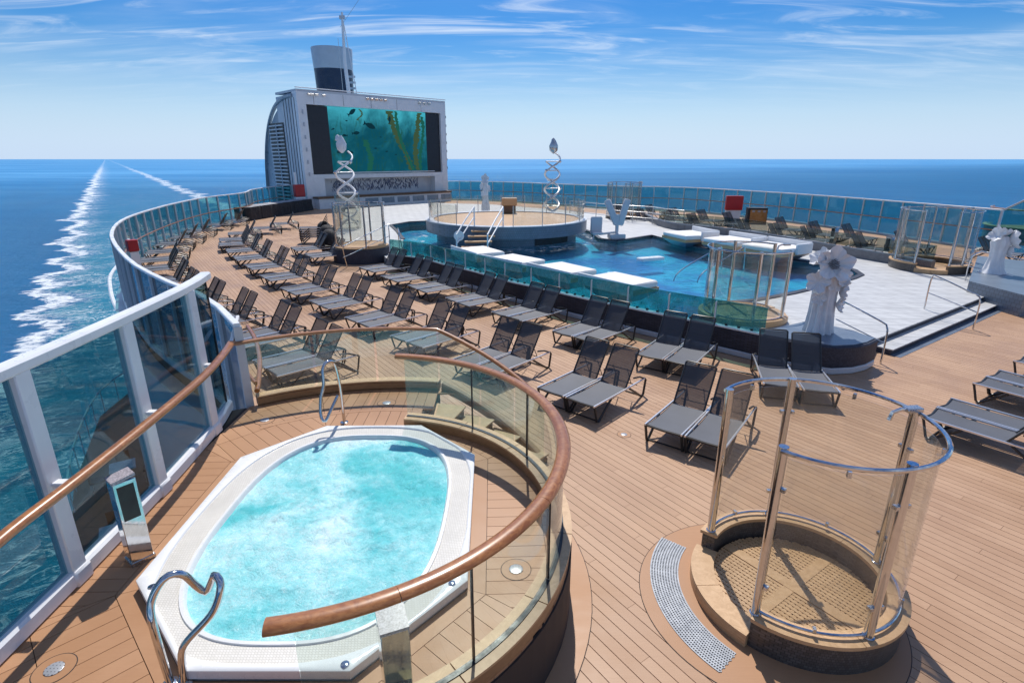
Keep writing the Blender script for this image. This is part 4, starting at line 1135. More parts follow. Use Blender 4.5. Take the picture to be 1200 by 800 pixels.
# middle row
MR = [((-16.83, 38.94), 22), ((-17.03, 36.42), 24), ((-17.22, 33.78), 26), ((-16.44, 31.13), 28), ((-15.60, 29.41), 29), ((-14.18, 27.28), 31), ((-12.79, 25.14), 34), ((-11.26, 23.00), 37), ((-9.67, 20.80), 40),
      ((-8.01, 18.64), 42), ((-6.38, 16.83), 43), ((-4.71, 14.91), 45), ((-3.07, 13.22), 46), ((-1.33, 11.53), 47), ((0.48, 9.93), 48), ((2.22, 8.36), 53)]
for i, (p, h_) in enumerate(MR): pair(p, h_, ordn[15 - i] + ' pair from near end of the middle row')
for i, (p, h_) in enumerate([((-11.17, 27.83), 33), ((-9.76, 25.86), 35)]): pair(p, h_, ['farther', 'nearer'][i] + ' pair just left of the dark shower plinth')
# row by the left windscreen: placed by the top of the backrests
LR = [((-4.41, 12.32), 45), ((-5.97, 14.10), 45), ((-7.70, 15.61), 43), ((-9.27, 17.05), 42), ((-10.96, 18.76), 40), ((-12.31, 20.63), 38), ((-14.04, 23.13), 34), ((-15.16, 25.13), 30), ((-16.26, 27.34), 27), ((-17.42, 29.94), 24), ((-18.16, 32.40), 22), ((-18.97, 35.28), 20), ((-19.57, 38.70), 18), ((-19.69, 41.36), 16)]
for i, (p, h_) in enumerate(LR):
    f = Vector((math.cos(R(h_)), math.sin(R(h_)))); r = Vector((f.y, -f.x)); q_ = Vector(p) - f * 1.57 - r * .33
    pair(tuple(q_), h_, ordn[i] + ' pair from near end by the left windscreen')
# right foreground, seen foot first
for (a, b, l) in (((7.09, 8.65), (8.10, 9.37), 'nearest'), ((9.16, 10.15), (10.18, 10.80), 'middle'), ((11.06, 11.42), (12.15, 12.11), 'farthest')):
    d = (Vector(b) - Vector(a)).normalized(); h_ = math.degrees(math.atan2(d.y, d.x)) - 90; r = Vector((math.sin(R(h_)), -math.cos(R(h_))))
    pr = Vector(a) - r * 0
    for k_, nm in ((0, 'nearer'), (1, 'farther')):
        p = Vector(a) + d * (.33 + k_ * .69); lounger(p.x, p.y, h_, 'grey lounger, %s one of the %s pair at the right photo edge' % (nm, l))
# far right rows behind the green glass
RR = [(8.57, 46.60), (10.83, 45.73), (11.89, 42.55), (13.55, 41.12), (14.70, 39.13), (16.79, 35.68), (17.65, 33.22), (18.86, 31.89), (19.84, 28.82), (22.35, 26.56)]
for row in (0, 1):
    for i, p in enumerate(RR):
        h_ = 140 - i * 1.5; f = Vector((math.cos(R(h_)), math.sin(R(h_)))); r = Vector((f.y, -f.x))
        q_ = Vector(p) - f * 1.57 - r * .33 - (Vector((.93, .30)).normalized() * 2.9 if row else Vector((0, 0)))
        if row and i in (0, 9): continue
        pair(tuple(q_), h_, '%s pair from far end, %s row by right windscreen' % (ordn[i - row], ['outer', 'inner'][row]))
# stacked folded loungers near the screen building
for i in range(5):
    x, y = (-12.10, 31.75); lounger(x, y, 14, 'grey lounger %s in the stack left of the terrace shower' % ['at the bottom', 'second from the bottom', 'in the middle', 'second from the top', 'on the top'][i], .13 * i)

# ================================================================== SCREEN BUILDING
BA, BB = Vector((-19.55, 54.4)), Vector((-7.40, 66.1)); bd = (BB - BA); BL = bd.length; bx = bd.normalized(); bn = Vector((bx.y, -bx.x))   # bn faces the pool
if bn.y > 0: bn = -bn
def bq(u, dpt): p = BA + bx * u - bn * dpt; return (p.x, p.y)       # u along the front, dpt to the back
ban = math.atan2(bx.y, bx.x)
sb = thing('screen_building', 'white building carrying the big video screen, with louvred curved left side', 'building', (BA.x, BA.y, 0))
def fbox(u0, u1, d0, d1, z0, z1): return M().prism([bq(u0, d0), bq(u1, d0), bq(u1, d1), bq(u0, d1)], z0, z1)
fbox(0, BL, 1.0, 4.6, 0, 10.2).build('core', grey_white, sb)
fbox(0, .85, 0, 1.0, 0, 10.4).build('left_pier', white, sb); fbox(BL - .7, BL, 0, 1.0, 0, 10.4).build('right_pier', white, sb)
fbox(.85, BL - .7, 0, 1.0, 9.35, 10.4).build('top_fascia', white, sb); fbox(0, BL, .02, 4.6, 10.4, 10.6).build('roof_edge', grey_white, sb)
fbox(.85, BL - .7, 0, 1.0, 2.75, 3.15).build('niche_lintel', white, sb)
fbox(.85, 1.9, .02, .98, .9, 2.75).build('niche_side', white, sb); fbox(BL - 1.8, BL - .7, .02, .98, .9, 2.75).build('niche_side', white, sb)
fbox(1.9, BL - 1.8, .85, .98, .9, 2.75).build('niche_back', grey_white, sb)
fbox(.5, BL - .4, -1.2, .02, .95, 1.12).build('counter_top', brown_panel, sb)
fbox(.6, BL - .5, -1.1, .0, 0, .95).build('counter_front', white, sb)
for i in range(6): fbox(5.5 + i * 1.9, 7.0 + i * 1.9, -1.12, -1.101, .25, .8).build('counter_panel', metal_blue, sb)
for i in range(5): fbox(1.6 + i * 3.0, 1.63 + i * 3.0, -.006, .0, 9.38, 10.38).build('panel_joint', black, sb)
m = M()
for i in range(420):
    u = 2.9 + random.random() * 10.4; z = 1.55 + random.random() * 1.0; c = bq(u, .83)
    rot = Matrix.Rotation(random.choice((-1, 1)) * R(random.uniform(18, 32)), 3, 'Y'); m.box((c[0], c[1], z), (.035, .02, .26), ban, rot)
m.build('mosaic_artwork', principled('blue_black_artwork', (.06, .08, .17), .3, var=.5, vscale=3), sb, kind='stuff')
# curved side wing with louvres
def sidez(d): return 10.1 if d < 1 else 10.1 * math.sqrt(max(0, 1 - ((d - 1) / 8.6) ** 2.6)) 
prof = [(d * 9.5 / 24 + .02, sidez(d * 9.5 / 24 + .02)) for d in range(25)]
def profprism(prof, u0, u1, zb=0.0):
    m = M(); n = len(prof); vs = []
    for u in (u0, u1):
        for d, z in prof: p = bq(u, d); vs.append((*p, z))
        for d, z in prof: p = bq(u, d); vs.append((*p, zb if zb < z else z))
    fs = []
    for i in range(n - 1):
        fs.append((i, i + 1, n + i + 1, n + i)); fs.append((2 * n + i, 3 * n + i, 3 * n + i + 1, 2 * n + i + 1))
        fs.append((i, 2 * n + i, 2 * n + i + 1, i + 1))
    fs.append((0, n, 3 * n, 2 * n)); return m.add(vs, fs)
profprism([(d, z * .955 - .05) for d, z in prof if d < 9.3], .05, .6).build('side_wing', metal_blue, sb)
M().bar([(*bq(.0, d), z) for d, z in prof[2:]], .35, .3).build('curved_rib', metal_blue, sb)
fbox(-.06, .05, 3.5, 6.9, .4, 7.9).build('louvre_recess', black, sb)
for i in range(21): fbox(-.16, -.04, 3.55, 6.85, .7 + i * .345, .82 + i * .345).build('louvre', grey_white, sb)
fbox(-.17, -.04, 5.0, 5.15, .5, 7.8).build('louvre_post', metal_blue, sb)
for i in range(5): fbox(-.03, .05, .55 + i * .6, .6 + i * .6, .2, 9.9).build('cladding_seam', black, sb)
# fittings on the front
for i in range(12):
    u = [1.2, 1.5, 1.9, 2.6, 7.2, 7.7, 8.2, 8.7, 9.2, 13.4, 14.0, 14.6][i]; c = bq(u, -.12)
    M().box((*c, 10.22), (.28, .2, .14), ban, Matrix.Rotation(R(25), 3, 'X')).build('floodlight', steel_brushed, sb)
for i in range(7): c = bq(BL + .12, .3); M().box((*c, 3.6 + i * .9), (.2, .2, .25), ban).build('side_lamp', black, sb)
for i in range(6): c = bq(.42, -.08); M().box((*c, 3.2 + i * 1.1), (.1, .14, .35), ban).build('side_lamp', grey_white, sb)
M().tube([(*bq(2.8, -.12), 3.28), (*bq(BL - 1.9, -.12), 3.28)], .05, 6).build('lower_pipe', white, sb)
M().bar([(*bq(-.05, -.02), 10.73), (*bq(BL, -.02), 10.73)], .12, .08).build('roof_rail', white, sb)

sc_ = thing('video_screen', 'huge outdoor video screen showing dark fish and kelp in teal water', 'screen', (*bq(.9, 0), 3.2))
fbox(.9, 3.0, .25, .9, 3.2, 9.3).build('unlit_panel', led_off, sc_); fbox(BL - 2.55, BL - .75, .25, .9, 3.2, 9.3).build('unlit_panel', led_off, sc_)
si = fbox(3.0, BL - 2.55, .27, .9, 3.35, 9.3).build('picture_panel', screen_img, sc_, smooth=False)
for u in (.95, BL - 2.5):
    for z in (4.7, 6.2, 7.75): fbox(u, u + (2.0 if u < 1 else 1.7), .243, .249, z, z + .03).build('panel_joint', black, sc_)
def flat(poly, off, name, m_): # a flat shape in the plane of the picture, (u, z) coordinates
    n = len(poly); vs = []
    for o_ in (.262 - off, .266 - off):
        for u, z in poly: vs.append((*bq(u, o_), z))
    tr = tessellate_polygon([[Vector((u, z, 0)) for u, z in poly]])
    fs = [t for t in tr] + [tuple(x + n for x in t) for t in tr] + [(i, (i + 1) % n, n + (i + 1) % n, n + i) for i in range(n)]
    return M().add(vs, fs).build(name, m_, sc_, smooth=False)
def fish(u, z, s_, fl=1, tilt=0.0):
    pts = [(1, .0), (.7, .28), (.2, .42), (-.3, .30), (-.62, .10), (-1.0, .38), (-.9, 0), (-1.0, -.34), (-.62, -.08), (-.3, -.25), (.1, -.34), (.6, -.24)]
    ct, sn = math.cos(tilt), math.sin(tilt)
    flat([(u + fl * (x * ct - y * sn) * s_, z + (x * sn + y * ct) * s_) for x, y in pts], .002, 'fish', fish_m)
for a in ((7.4, 7.75, .72, 1, -.35), (4.6, 6.75, .32, -1, 0), (5.55, 8.9, .55, 1, .6), (5.8, 7.0, .45, 1, .1), (9.8, 8.4, .4, 1, 1.4), (7.9, 5.6, .2, 1, 0), (4.9, 8.1, .15, 1, 0), (3.9, 5.2, .35, -1, 0), (5.0, 5.15, .4, 1, 0), (9.2, 5.3, .18, 1, .2), (10.3, 5.0, .15, 1, 0), (3.4, 7.3, .2, 1, .3), (8.6, 6.7, .13, 1, 0)): fish(*a)
def kelp(u0, u1, w_, mt, seed, z0=3.4, z1=9.25):
    rnd = random.Random(seed); L, Rr = [], []; n = 48
    for i in range(n):
        t = i / (n - 1); u = u0 + (u1 - u0) * t + .25 * math.sin(t * 5 + seed); z = z0 + (z1 - z0) * t
        L.append((u - w_ * (.35 + rnd.random() * .9), z)); Rr.append((u + w_ * (.35 + rnd.random() * .9), z))
    flat(L + Rr[::-1], .0 + .0004 * seed, 'kelp_frond', mt)
kelp(12.0, 9.9, .42, kelp_m, 1); kelp(12.2, 10.4, .2, kelp_g, 2); kelp(13.0, 13.2, .35, kelp_m, 3); kelp(13.6, 13.7, .22, kelp_g, 4, 3.4, 8.9); kelp(6.3, 6.5, .12, kelp_m, 5, 8.2, 9.25); kelp(7.0, 7.1, .35, kelp_g, 6, 3.4, 6.4)

# funnel and mast behind
fu = Vector((-30.5, 104)); ft = thing('ship_funnel', 'tall oval funnel, pale grey above and navy below, behind the screen building', 'funnel', (fu.x, fu.y, 5))
M().lathe([(2.70, 5), (2.72, 16.5), (2.80, 18.9)], (fu.x, fu.y, 0), 32, 1, 1.15, AX).build('lower_band', navy, ft)
M().lathe([(2.82, 0), (2.98, 3.2), (2.94, 3.3), (2.8, 3.3), (2.7, 3.0)], (fu.x, fu.y, 18.92), 32, 1, 1.15, AX).build('upper_band', grey_white, ft)
for i in range(6): M().box((fu.x + 3.3, fu.y - 1.6, 13.2 + i * .9), (1.4, .3, .3), 0).build('side_louvre', grey_white, ft)
ma = Vector((-19.15, 70)); mt_ = thing('mast', 'thin white mast rising beside the funnel above the screen building', 'mast', (ma.x, ma.y, 9.9))
M().tube([(ma.x + .25, ma.y, 9.9), (ma.x, ma.y, 15), (ma.x + .15, ma.y, 20.1)], [.24, .20, .12], 8).build('pole', white, mt_)
M().tube([(ma.x + 1.3, ma.y, 9.9), (ma.x + .2, ma.y, 19.3)], .05, 5).build('stay', white, mt_)
M().box((ma.x + .12, ma.y, 19.6), (.6, .25, .35)).build('masthead', grey_white, mt_)
M().tube([(ma.x - .5, ma.y, 12), (ma.x - .55, ma.y, 17.5)], .03, 5).build('whip_aerial', steel_brushed, mt_)
M().tube([(ma.x - .2, ma.y, 18.6), (ma.x + 4.2, ma.y - 1.5, 22.9)], .02, 4).build('wire', steel_brushed, mt_)

# ================================================================== STAGE IN THE POOL
SC = (-.30, 30.3)
sg = thing('round_stage', 'round grey stage with teak floor standing in the pool', 'stage', (*SC, -.5))
M().arc(SC, 2.0, 3.75, -.55, .98, 0, 360).build('pedestal', stage_m, sg)
M().arc(SC, 3.9, 4.30, 1.0, 1.56, 0, 360).build('fascia', stage_m, sg); M().arc(SC, 2.0, 3.9, .99, 1.05, 0, 360).build('underside', stage_m, sg)
for i in range(int(7.9 / .2)):
    s_ = -3.9 + i * .2 + .1; hh = math.sqrt(max(0, 3.9 ** 2 - s_ * s_))
    if hh > .2: m = M().box((0, 0, 1.525), (2 * hh, .19, .05)); m.v = [tuple(Matrix.Rotation(AX, 3, 'Z') @ (Vector(v) + Vector((0, s_, 0))) + Vector((*SC, 0))) for v in m.v]; m.build('plank', teak_pale, sg, smooth=False)
M().arc(SC, 3.88, 4.32, 1.56, 1.59, 0, 360).build('coping', grey_white, sg)
M().arc(SC, 3.78, 3.80, .60, .95, -68, -35, 10).build('weir_opening', black, sg)
for i, a in enumerate((262, 306)):
    th = R(a + 18); M().lathe([(.09, 0), (.09, .01)], (0, 0, 0), 12)
gs = thing('stage_balustrade', 'clear glass balustrade with thin posts round the pool stage', 'balustrade', (SC[0], SC[1], 1.59))
A0 = list(range(-85, 236, 20))
for a, b in zip(A0[:-1], A0[1:]): M().arc(SC, 4.12, 4.135, 1.62, 2.5, a + .5, b - .5, 6).build('glass_pane', glass_clear, gs); 
for a in A0: M().tube([(SC[0] + 4.12 * math.cos(R(a)), SC[1] + 4.12 * math.sin(R(a)), 1.59), (SC[0] + 4.12 * math.cos(R(a)), SC[1] + 4.12 * math.sin(R(a)), 2.52)], .022, 6).build('post', steel_brushed, gs)
ss_ = thing('stage_stairs', 'teak stairs with white handrails climbing from the pool to the stage', 'stairs', (-1.35, 26.0, .6))
for i in range(5):
    z = 1.38 - i * .19; y = 26.2 - i * .42; x = -1.30 - i * .12
    M().bbox((x, y, z), (1.25 if i < 4 else 1.7, .34, .06), R(8), .01).build('tread', teak_pale, ss_)
    M().box((x, y + .12, z - .12), (1.2, .03, .16), R(8)).build('riser', stage_m, ss_)
for s_ in (-1, 1):
    M().tube([(-1.1 + s_ * .68, 26.5, 2.45), (-1.45 + s_ * .68, 25.3, 1.95), (-1.75 + s_ * .68, 24.3, 1.45), (-1.75 + s_ * .68, 24.3, .6)], .035, 8).build('handrail', white, ss_)
    M().tube([(-1.1 + s_ * .68, 26.5, 1.56), (-1.1 + s_ * .68, 26.5, 2.45)], .035, 8).build('handrail_post', white, ss_)
    M().tube([(-1.1 + s_ * .68, 26.5, 2.0), (-1.75 + s_ * .68, 24.3, 1.05)], .03, 8).build('mid_rail', white, ss_)
tag(recentre(M().lathe([(.20, -.03), (.23, 0), (.20, .03), (.14, .02), (.14, -.02)], (0, 0, 0), 24).xf(Matrix.Translation((-2.36, 24.7, 1.35)) @ Matrix.Rotation(R(90), 4, 'X')).build('lifebuoy', white), (-2.36, 24.7, 1.35)), 'small white round disc hung on the stage stair handrail', 'lifebuoy')
bx_ = Vector((-0.16, 35.43)); t = thing('lectern_cabinet', 'small brown cabinet with dark base standing at the back of the stage', 'cabinet', (bx_.x, 33.3, 1.56))
M().bbox((bx_.x, 33.3, 1.78), (.75, .5, .42), 0, .02).build('base', brown_panel, t); M().bbox((bx_.x, 33.3, 2.2), (.9, .6, .42), 0, .03).build('top_box', teak_pale, t)

# ------------------------------------------------------------------ sculptures
def petal_flower(m, c, d, r, n=5):
    d = Vector(d).normalized(); a = d.orthogonal().normalized(); b = d.cross(a); K = 40; vs = []
    for j, rr in enumerate((.12, .4, .75, 1.0)):
        for k_ in range(K):
            t = 2 * math.pi * k_ / K; w_ = 1 + (.34 * abs(math.cos(n * t / 2)) - .20) * (j / 3)
            vs.append(Vector(c) + (a * math.cos(t) + b * math.sin(t)) * r * rr * w_ + d * r * (.02 + .50 * (rr ** 1.5)) + d * r * .13 * math.sin(n * 2 * t + 1) * (j / 3))
    for k_ in range(K):
        t = 2 * math.pi * k_ / K; vs.append(Vector(c) + (a * math.cos(t) + b * math.sin(t)) * r * .84 + d * r * .22)
    for k_ in range(K):
        t = 2 * math.pi * k_ / K; vs.append(Vector(c) + (a * math.cos(t) + b * math.sin(t)) * r * .3 - d * r * .15)
    fs = [(j * K + k_, j * K + (k_ + 1) % K, (j + 1) * K + (k_ + 1) % K, (j + 1) * K + k_) for j in range(5) for k_ in range(K)]
    fs.append(tuple(range(K))); fs.append(tuple(range(5 * K, 6 * K)))
    m.add(vs, fs)
    return m
fl = Vector((7.34, 12.65)); t = thing('flower_sculpture', 'pale stone sculpture of a fluted stem crowned with open flowers at the pool corner', 'sculpture', (fl.x, fl.y, .67))
M().lathe([(.31, 0), (.28, .15), (.25, .5), (.24, .9), (.25, 1.2), (.2, 1.45)], (fl.x, fl.y, .67), 90, flute=11, fd=.13).build('stem', stone_w, t)
FL = [((0, -.12, 1.62), (-.15, -1, .35), .37), ((-.25, -.12, 1.22), (-.8, -1, .35), .24), ((.20, -.12, 1.36), (.7, -1, .2), .27), ((.30, -.14, 1.02), (1, -.7, -.1), .24), ((.24, -.20, .70), (1, -1, .2), .17), ((-.16, .05, 1.72), (-.9, -.2, .9), .24), ((.05, -.2, 1.25), (.2, -1, -.1), .2), ((-.2, -.16, .85), (-.6, -1, .1), .15), ((.15, .12, 1.62), (.6, .8, .7), .2)]
for (dx, dy, dz), d, r in FL: petal_flower(M(), (fl.x + dx, fl.y + dy, .67 + dz), d, r).build('flower', stone_w, t)
m = M(); c0 = Vector((fl.x, fl.y - .12, .67 + 1.62)); d = Vector((-.15, -1, .35)).normalized(); a = d.orthogonal().normalized(); b = d.cross(a)
for i in range(34):
    th = i * 2.4; rr = .016 * math.sqrt(i) * 1.25; p = c0 + (a * math.cos(th) + b * math.sin(th)) * rr; q_ = p + d * (.14 + .015 * math.sin(i)); m.tube([p, q_], .0075, 5)
m.build('stamens', principled('dark_stamens', (.10, .10, .12), .5), t, kind='stuff')
s2 = Vector((15.95, 18.10)); t = thing('flower_sculpture', 'grey white lily shaped sculpture on the grey plinth at the right', 'sculpture', (s2.x, s2.y, 1.0))
M().lathe([(.36, 0), (.26, .15), (.19, .5), (.21, .8), (.25, 1.0), (.16, 1.2)], (s2.x, s2.y, 1.0), 48, flute=7, fd=.10).build('stem', stone_w, t)
for (dx, dy, dz), d, r in (((.2, -.15, 1.1), (1, -.6, .3), .30), ((-.15, 0, 1.2), (-1, -.3, .8), .24), ((0, 0, 1.25), (.2, .3, 1), .26), ((.22, -.1, .78), (1, -.5, -.2), .20)): petal_flower(M(), (s2.x + dx, s2.y + dy, 1.0 + dz), d, r, 4).build('flower', stone_w, t)
M().lathe([(.10, 0), (.08, .2), (.01, .42)], (0, 0, 0), 12).xf(Matrix.Translation((s2.x - .05, s2.y, 2.2)) @ Matrix.Rotation(R(-25), 4, 'Y')).build('bud', stone_w, t)
pl_ = [(14.19, 16.84), (14.24, 14.94), (21.5, 17.2), (18.2, 21.5)]
tag(recentre(M().prism(pl_, 0, 1.0).build('sculpture_plinth', stage_m), (s2.x, s2.y, 0)), 'low grey tiled plinth under the lily sculpture at the right', 'plinth')
s3 = Vector((-1.90, 40.5)); t = thing('flower_sculpture', 'small white flower column standing behind the left side of the stage', 'sculpture', (s3.x, s3.y, .66))
M().lathe([(.45, 0), (.42, .9), (.30, 1.3), (.26, 2.4), (.3, 2.7)], (s3.x, s3.y, .66), 32, flute=7, fd=.1).build('stem', stone_w, t)
for (dx, dy, dz), d, r in (((0, -.1, 2.9), (0, -1, .4), .38), ((-.3, -.1, 2.4), (-1, -.6, .2), .28), ((.3, -.1, 2.2), (1, -.6, .2), .28), ((-.2, -.2, 1.8), (-.7, -1, 0), .25)): petal_flower(M(), (s3.x + dx, s3.y + dy, .66 + dz), d, r).build('flower', stone_w, t)

def helix(x, y, z0, z1, r, label, mt, head, rs):
    t = thing('helix_sculpture', label, 'sculpture', (x, y, z0)); n = 60
    for ph in (0, math.pi):
        M().tube([(x + r * math.cos(ph + a * 4.4 * math.pi / n), y + r * math.sin(ph + a * 4.4 * math.pi / n), z0 + (z1 - z0) * a / n) for a in range(n + 1 - (8 if ph else 0))], [rs * (1.25 - .5 * a / n) for a in range(n + 1 - (8 if ph else 0))], 8).build('strand', mt, t)
    for i in range(7):
        a = (4 + i * 8) * 4.4 * math.pi / n; z = z0 + (z1 - z0) * (4 + i * 8) / n
        M().tube([(x + r * math.cos(a), y + r * math.sin(a), z), (x - r * math.cos(a), y - r * math.sin(a), z)], rs * .55, 6).build('rung', mt, t)
        M().lathe([(.02, -.11), (.11, 0), (.02, .11)], (x + r * 1.15 * math.cos(a), y + r * 1.15 * math.sin(a), z), 10).build('bead', steel, t)
    m = M(); m.lathe([(.05, 0), (.26, .2), (.30, .5), (.16, .8), (.05, .95)], (x + head, y, z1 - .1), 16, 1, .8).lathe([(.02, 0), (.16, .1), (.12, .3), (.02, .4)], (x + head * 2.4 - .1, y, z1 + .5), 12); m.build('crowning_figure', mt, t)
    return t
helix(-9.75, 33.6, .66, 5.0, .50, 'tall white twisted helix sculpture in front of the video screen', stone_w, -.05, .065)
helix(2.72, 38.8, .66, 5.0, .50, 'tall silver twisted helix sculpture behind the right side of the stage', steel_brushed, .05, .07)
gp_ = (-9.75, 33.6); tag(recentre(M().arc(gp_, .70, .715, .67, 2.6, 0, 360, 24).build('glass_cylinder', glass_clear), (*gp_, .66)), 'clear glass cylinder round the foot of the white helix sculpture', 'glass screen')

# ------------------------------------------------------------------ day beds
def daybed(c, hd, wx, wy, label, sides):
    t = thing('day_bed', label, 'day bed', (*c, .55), 'white day beds over the pool')
    f = lambda m: m.xf(Matrix.Translation((c[0], c[1], 0)) @ Matrix.Rotation(R(hd), 4, 'Z'))
    m = M(); zb = .54; vs = []
    for z, k_ in ((zb, .55), (.86, 1.0)):
        for x, y in ((-.5, -.5), (.5, -.5), (.5, .5), (-.5, .5)): vs.append((x * wx * k_, y * wy * k_, z))
    m.add(vs, [(3, 2, 1, 0), (4, 5, 6, 7), (0, 1, 5, 4), (1, 2, 6, 5), (2, 3, 7, 6), (3, 0, 4, 7)]); f(m).build('underside', stage_m, t)
    f(M().box((0, 0, .92), (wx, wy, .12))).build('wood_edge', teak_pale, t)
    f(M().bbox((0, 0, 1.07), (wx - .04, wy - .04, .2), 0, .045)).build('mattress', cushion, t)
    if 'f' in sides: f(M().bbox((0, -wy / 2 - .03, 1.08), (wx + .40, .07, .36), 0, .012)).build('front_board', white, t)
    if 'b' in sides: f(M().bbox((0, wy / 2 + .02, 1.14), (wx + .05, .12, .46), 0, .02)).build('back_board', white, t)
    if 's' in sides: f(M().bbox((wx / 2 + .03, .25 * wy, 1.12), (.12, wy * .55, .42), 0, .02)).build('side_board', white, t)
nb = [((-2.49, 22.77), (-1.25, 20.64)), ((-1.21, 20.54), (0.41, 18.69)), ((0.47, 18.93), (1.88, 16.93)), ((2.06, 17.06), (3.41, 15.23))]
for i, (a, b) in enumerate(nb):
    a, b = Vector(a), Vector(b); d = (b - a).normalized(); L = min(2.3, (b - a).length); n_ = Vector((-d.y, d.x)); c = (a + b) / 2 + n_ * .74 + d * .16
    daybed((c.x, c.y), math.degrees(math.atan2(d.y, d.x)), L - .46, 1.36, 'white day bed at the near pool edge, %s from the right' % ordn[3 - i], 'f')
fb = [(((7.48, 27.10), (7.95, 25.61), (9.76, 27.10)), 'left'), (((8.78, 24.79), (9.44, 23.53), (11.12, 25.20)), 'middle'), (((9.79, 23.06), (10.51, 21.75), (12.17, 23.18)), 'right')]
for (a, b, c), l in fb:
    a, b, c = Vector(a), Vector(b), Vector(c); d = (c - b).normalized(); ce = (a + c) / 2; hd = math.degrees(math.atan2((b - a).y, (b - a).x))
    daybed((ce.x, ce.y), hd, 2.0, 1.75, 'white day bed with raised back board on the far pool side, %s of the three' % l, 'bs')
fc = Vector((5.74, 22.77)); tag(recentre(M().bbox((fc.x, fc.y, .66), (1.15, .42, .14), R(24), .03).build('pool_float', acrylic), (fc.x, fc.y, .6)), 'small white rectangular float lying on the blue pool water', 'float')
# pool lift
lf = Vector((5.39, 28.74)); t = thing('pool_lift', 'grey pool lift with chair and folded arms at the corner of the pool', 'pool lift', (lf.x, lf.y, .66))
M().bbox((lf.x, lf.y, .80), (.8, .6, .26), R(10), .04).build('base', grey_white, t); M().tube([(lf.x, lf.y, .8), (lf.x, lf.y, 1.9)], .09, 10).build('mast', grey_white, t)
for s_, tl in ((-1, 25), (1, -14)):
    M().bbox((0, 0, 0), (.34, .18, 1.35), 0, .06).xf(Matrix.Translation((lf.x + s_ * .3, lf.y, 2.0)) @ Matrix.Rotation(R(-tl), 4, 'Y')).build('arm_cover', grey_white, t)
M().bbox((lf.x - 1.05, lf.y + .1, 1.35), (.62, .14, .85), R(8), .06).build('chair_back', grey_white, t); M().bbox((lf.x - 1.05, lf.y - .2, .98), (.6, .6, .12), R(8), .05).build('chair_seat', grey_white, t)
M().tube([(lf.x - .1, lf.y, 1.0), (lf.x - .9, lf.y, .9)], .06, 8).build('swing_arm', grey_white, t)
M().tube([(lf.x - 1.2, lf.y - .4, .95), (lf.x - 1.35, lf.y - .55, .6)], .03, 6).build('foot_rest', grey_white, t)

# ------------------------------------------------------------------ handrails round the terrace
def rail(pts, label, mids=(), r=.022, m_=steel):
    t = thing('handrail', label, 'handrail', pts[0]); M().tube([tuple(p) for p in spline([Vector(p) for p in pts], .12)], r, 8).build('top_rail', m_, t)
    for a, b in mids: M().tube([a, b], r * .75, 6).build('mid_rail', m_, t)
    return t
ra = Vector((8.72, 12.22)); rb = Vector((8.09, 13.24))
rail([(ra.x, ra.y, 0), (ra.x, ra.y, .55), (ra.x - nv.x * .03, ra.y - nv.y * .03, .90), (ra.x - nv.x * .25, ra.y - nv.y * .25, 1.02), (rb.x, rb.y, 1.30)], 'bent steel handrail over the steps beside the flower sculpture', [((ra.x, ra.y, .5), (rb.x, rb.y, .80))])
ra = Vector((13.08, 14.96)); rb = Vector((12.43, 16.09))
rail([(ra.x, ra.y, 0), (ra.x, ra.y, .55), (ra.x - nv.x * .04, ra.y - nv.y * .04, .93), (ra.x - nv.x * .3, ra.y - nv.y * .3, 1.04), (rb.x + nv.x * .15, rb.y + nv.y * .15, 1.30), (rb.x, rb.y, 1.24), (rb.x, rb.y, .30)], 'bent steel handrail crossing the middle of the white steps', [((ra.x, ra.y, .5), (rb.x, rb.y, .80))])
ra = Vector((15.41, 18.45)); rb = ra + Vector((3.6, -2.7))
rail([(ra.x, ra.y, .66), (ra.x, ra.y, 1.4), (ra.x + .15, ra.y - .1, 1.62), (ra.x + .5, ra.y - .35, 1.62), (rb.x, rb.y, .95), (rb.x + .05, rb.y, .8), (rb.x + .05, rb.y, 0)], 'long bent steel handrail in front of the lily sculpture', [((ra.x, ra.y, 1.15), (rb.x, rb.y, .5))])
rail([(-4.75, 24.14, 0.66), (-4.85, 24.05, 1.35), (-4.95, 24.4, 1.62), (-5.15, 25.2, 1.62), (-5.2, 25.5, 1.45), (-5.2, 25.5, .30)], 'short steel handrail at the left end of the pool glass', [((-4.8, 24.1, 1.1), (-5.2, 25.4, 1.1))])
rail([(-7.36, 24.44, 0.00), (-7.35, 24.0, .95), (-7.2, 24.2, 1.05), (-5.95, 26.4, 1.6), (-5.85, 26.5, 1.5), (-5.85, 26.5, .30)], 'sloping steel handrail on the left terrace steps', [((-7.38, 24.0, .5), (-5.85, 26.5, 1.1))])
a0 = Vector((7.9, 33.6)); 
t = thing('guard_rail', 'white horizontal guard rail between the pool lift and the low wall', 'railing', (a0.x, a0.y, .66))
gr = spline([Vector(p) for p in ((4.2, 41.0), (6.5, 37.5), (8.74, 35.86), (9.48, 33.57), (10.12, 33.14))], 1.5)
for z in (.95, 1.3, 1.66): M().tube([(p.x, p.y, z + .05) for p in gr], .022, 6).build('rail', steel_brushed, t)
for p in gr: M().tube([(p.x, p.y, .66), (p.x, p.y, 1.72)], .028, 6).build('post', steel_brushed, t)
# slanted pool entry rails
for i, (x, y) in enumerate(((8.1, 21.2), (8.9, 21.0))):
    rail([(x - 2.2, y - 1.4, .35), (x - 1.9, y - 1.2, .72), (x - .3, y - .1, 1.30), (x, y + .1, 1.32), (x + .1, y + .2, .5)], 'steel handrail rising out of the pool water, %s of two' % ['left', 'right'][i], r=.026)

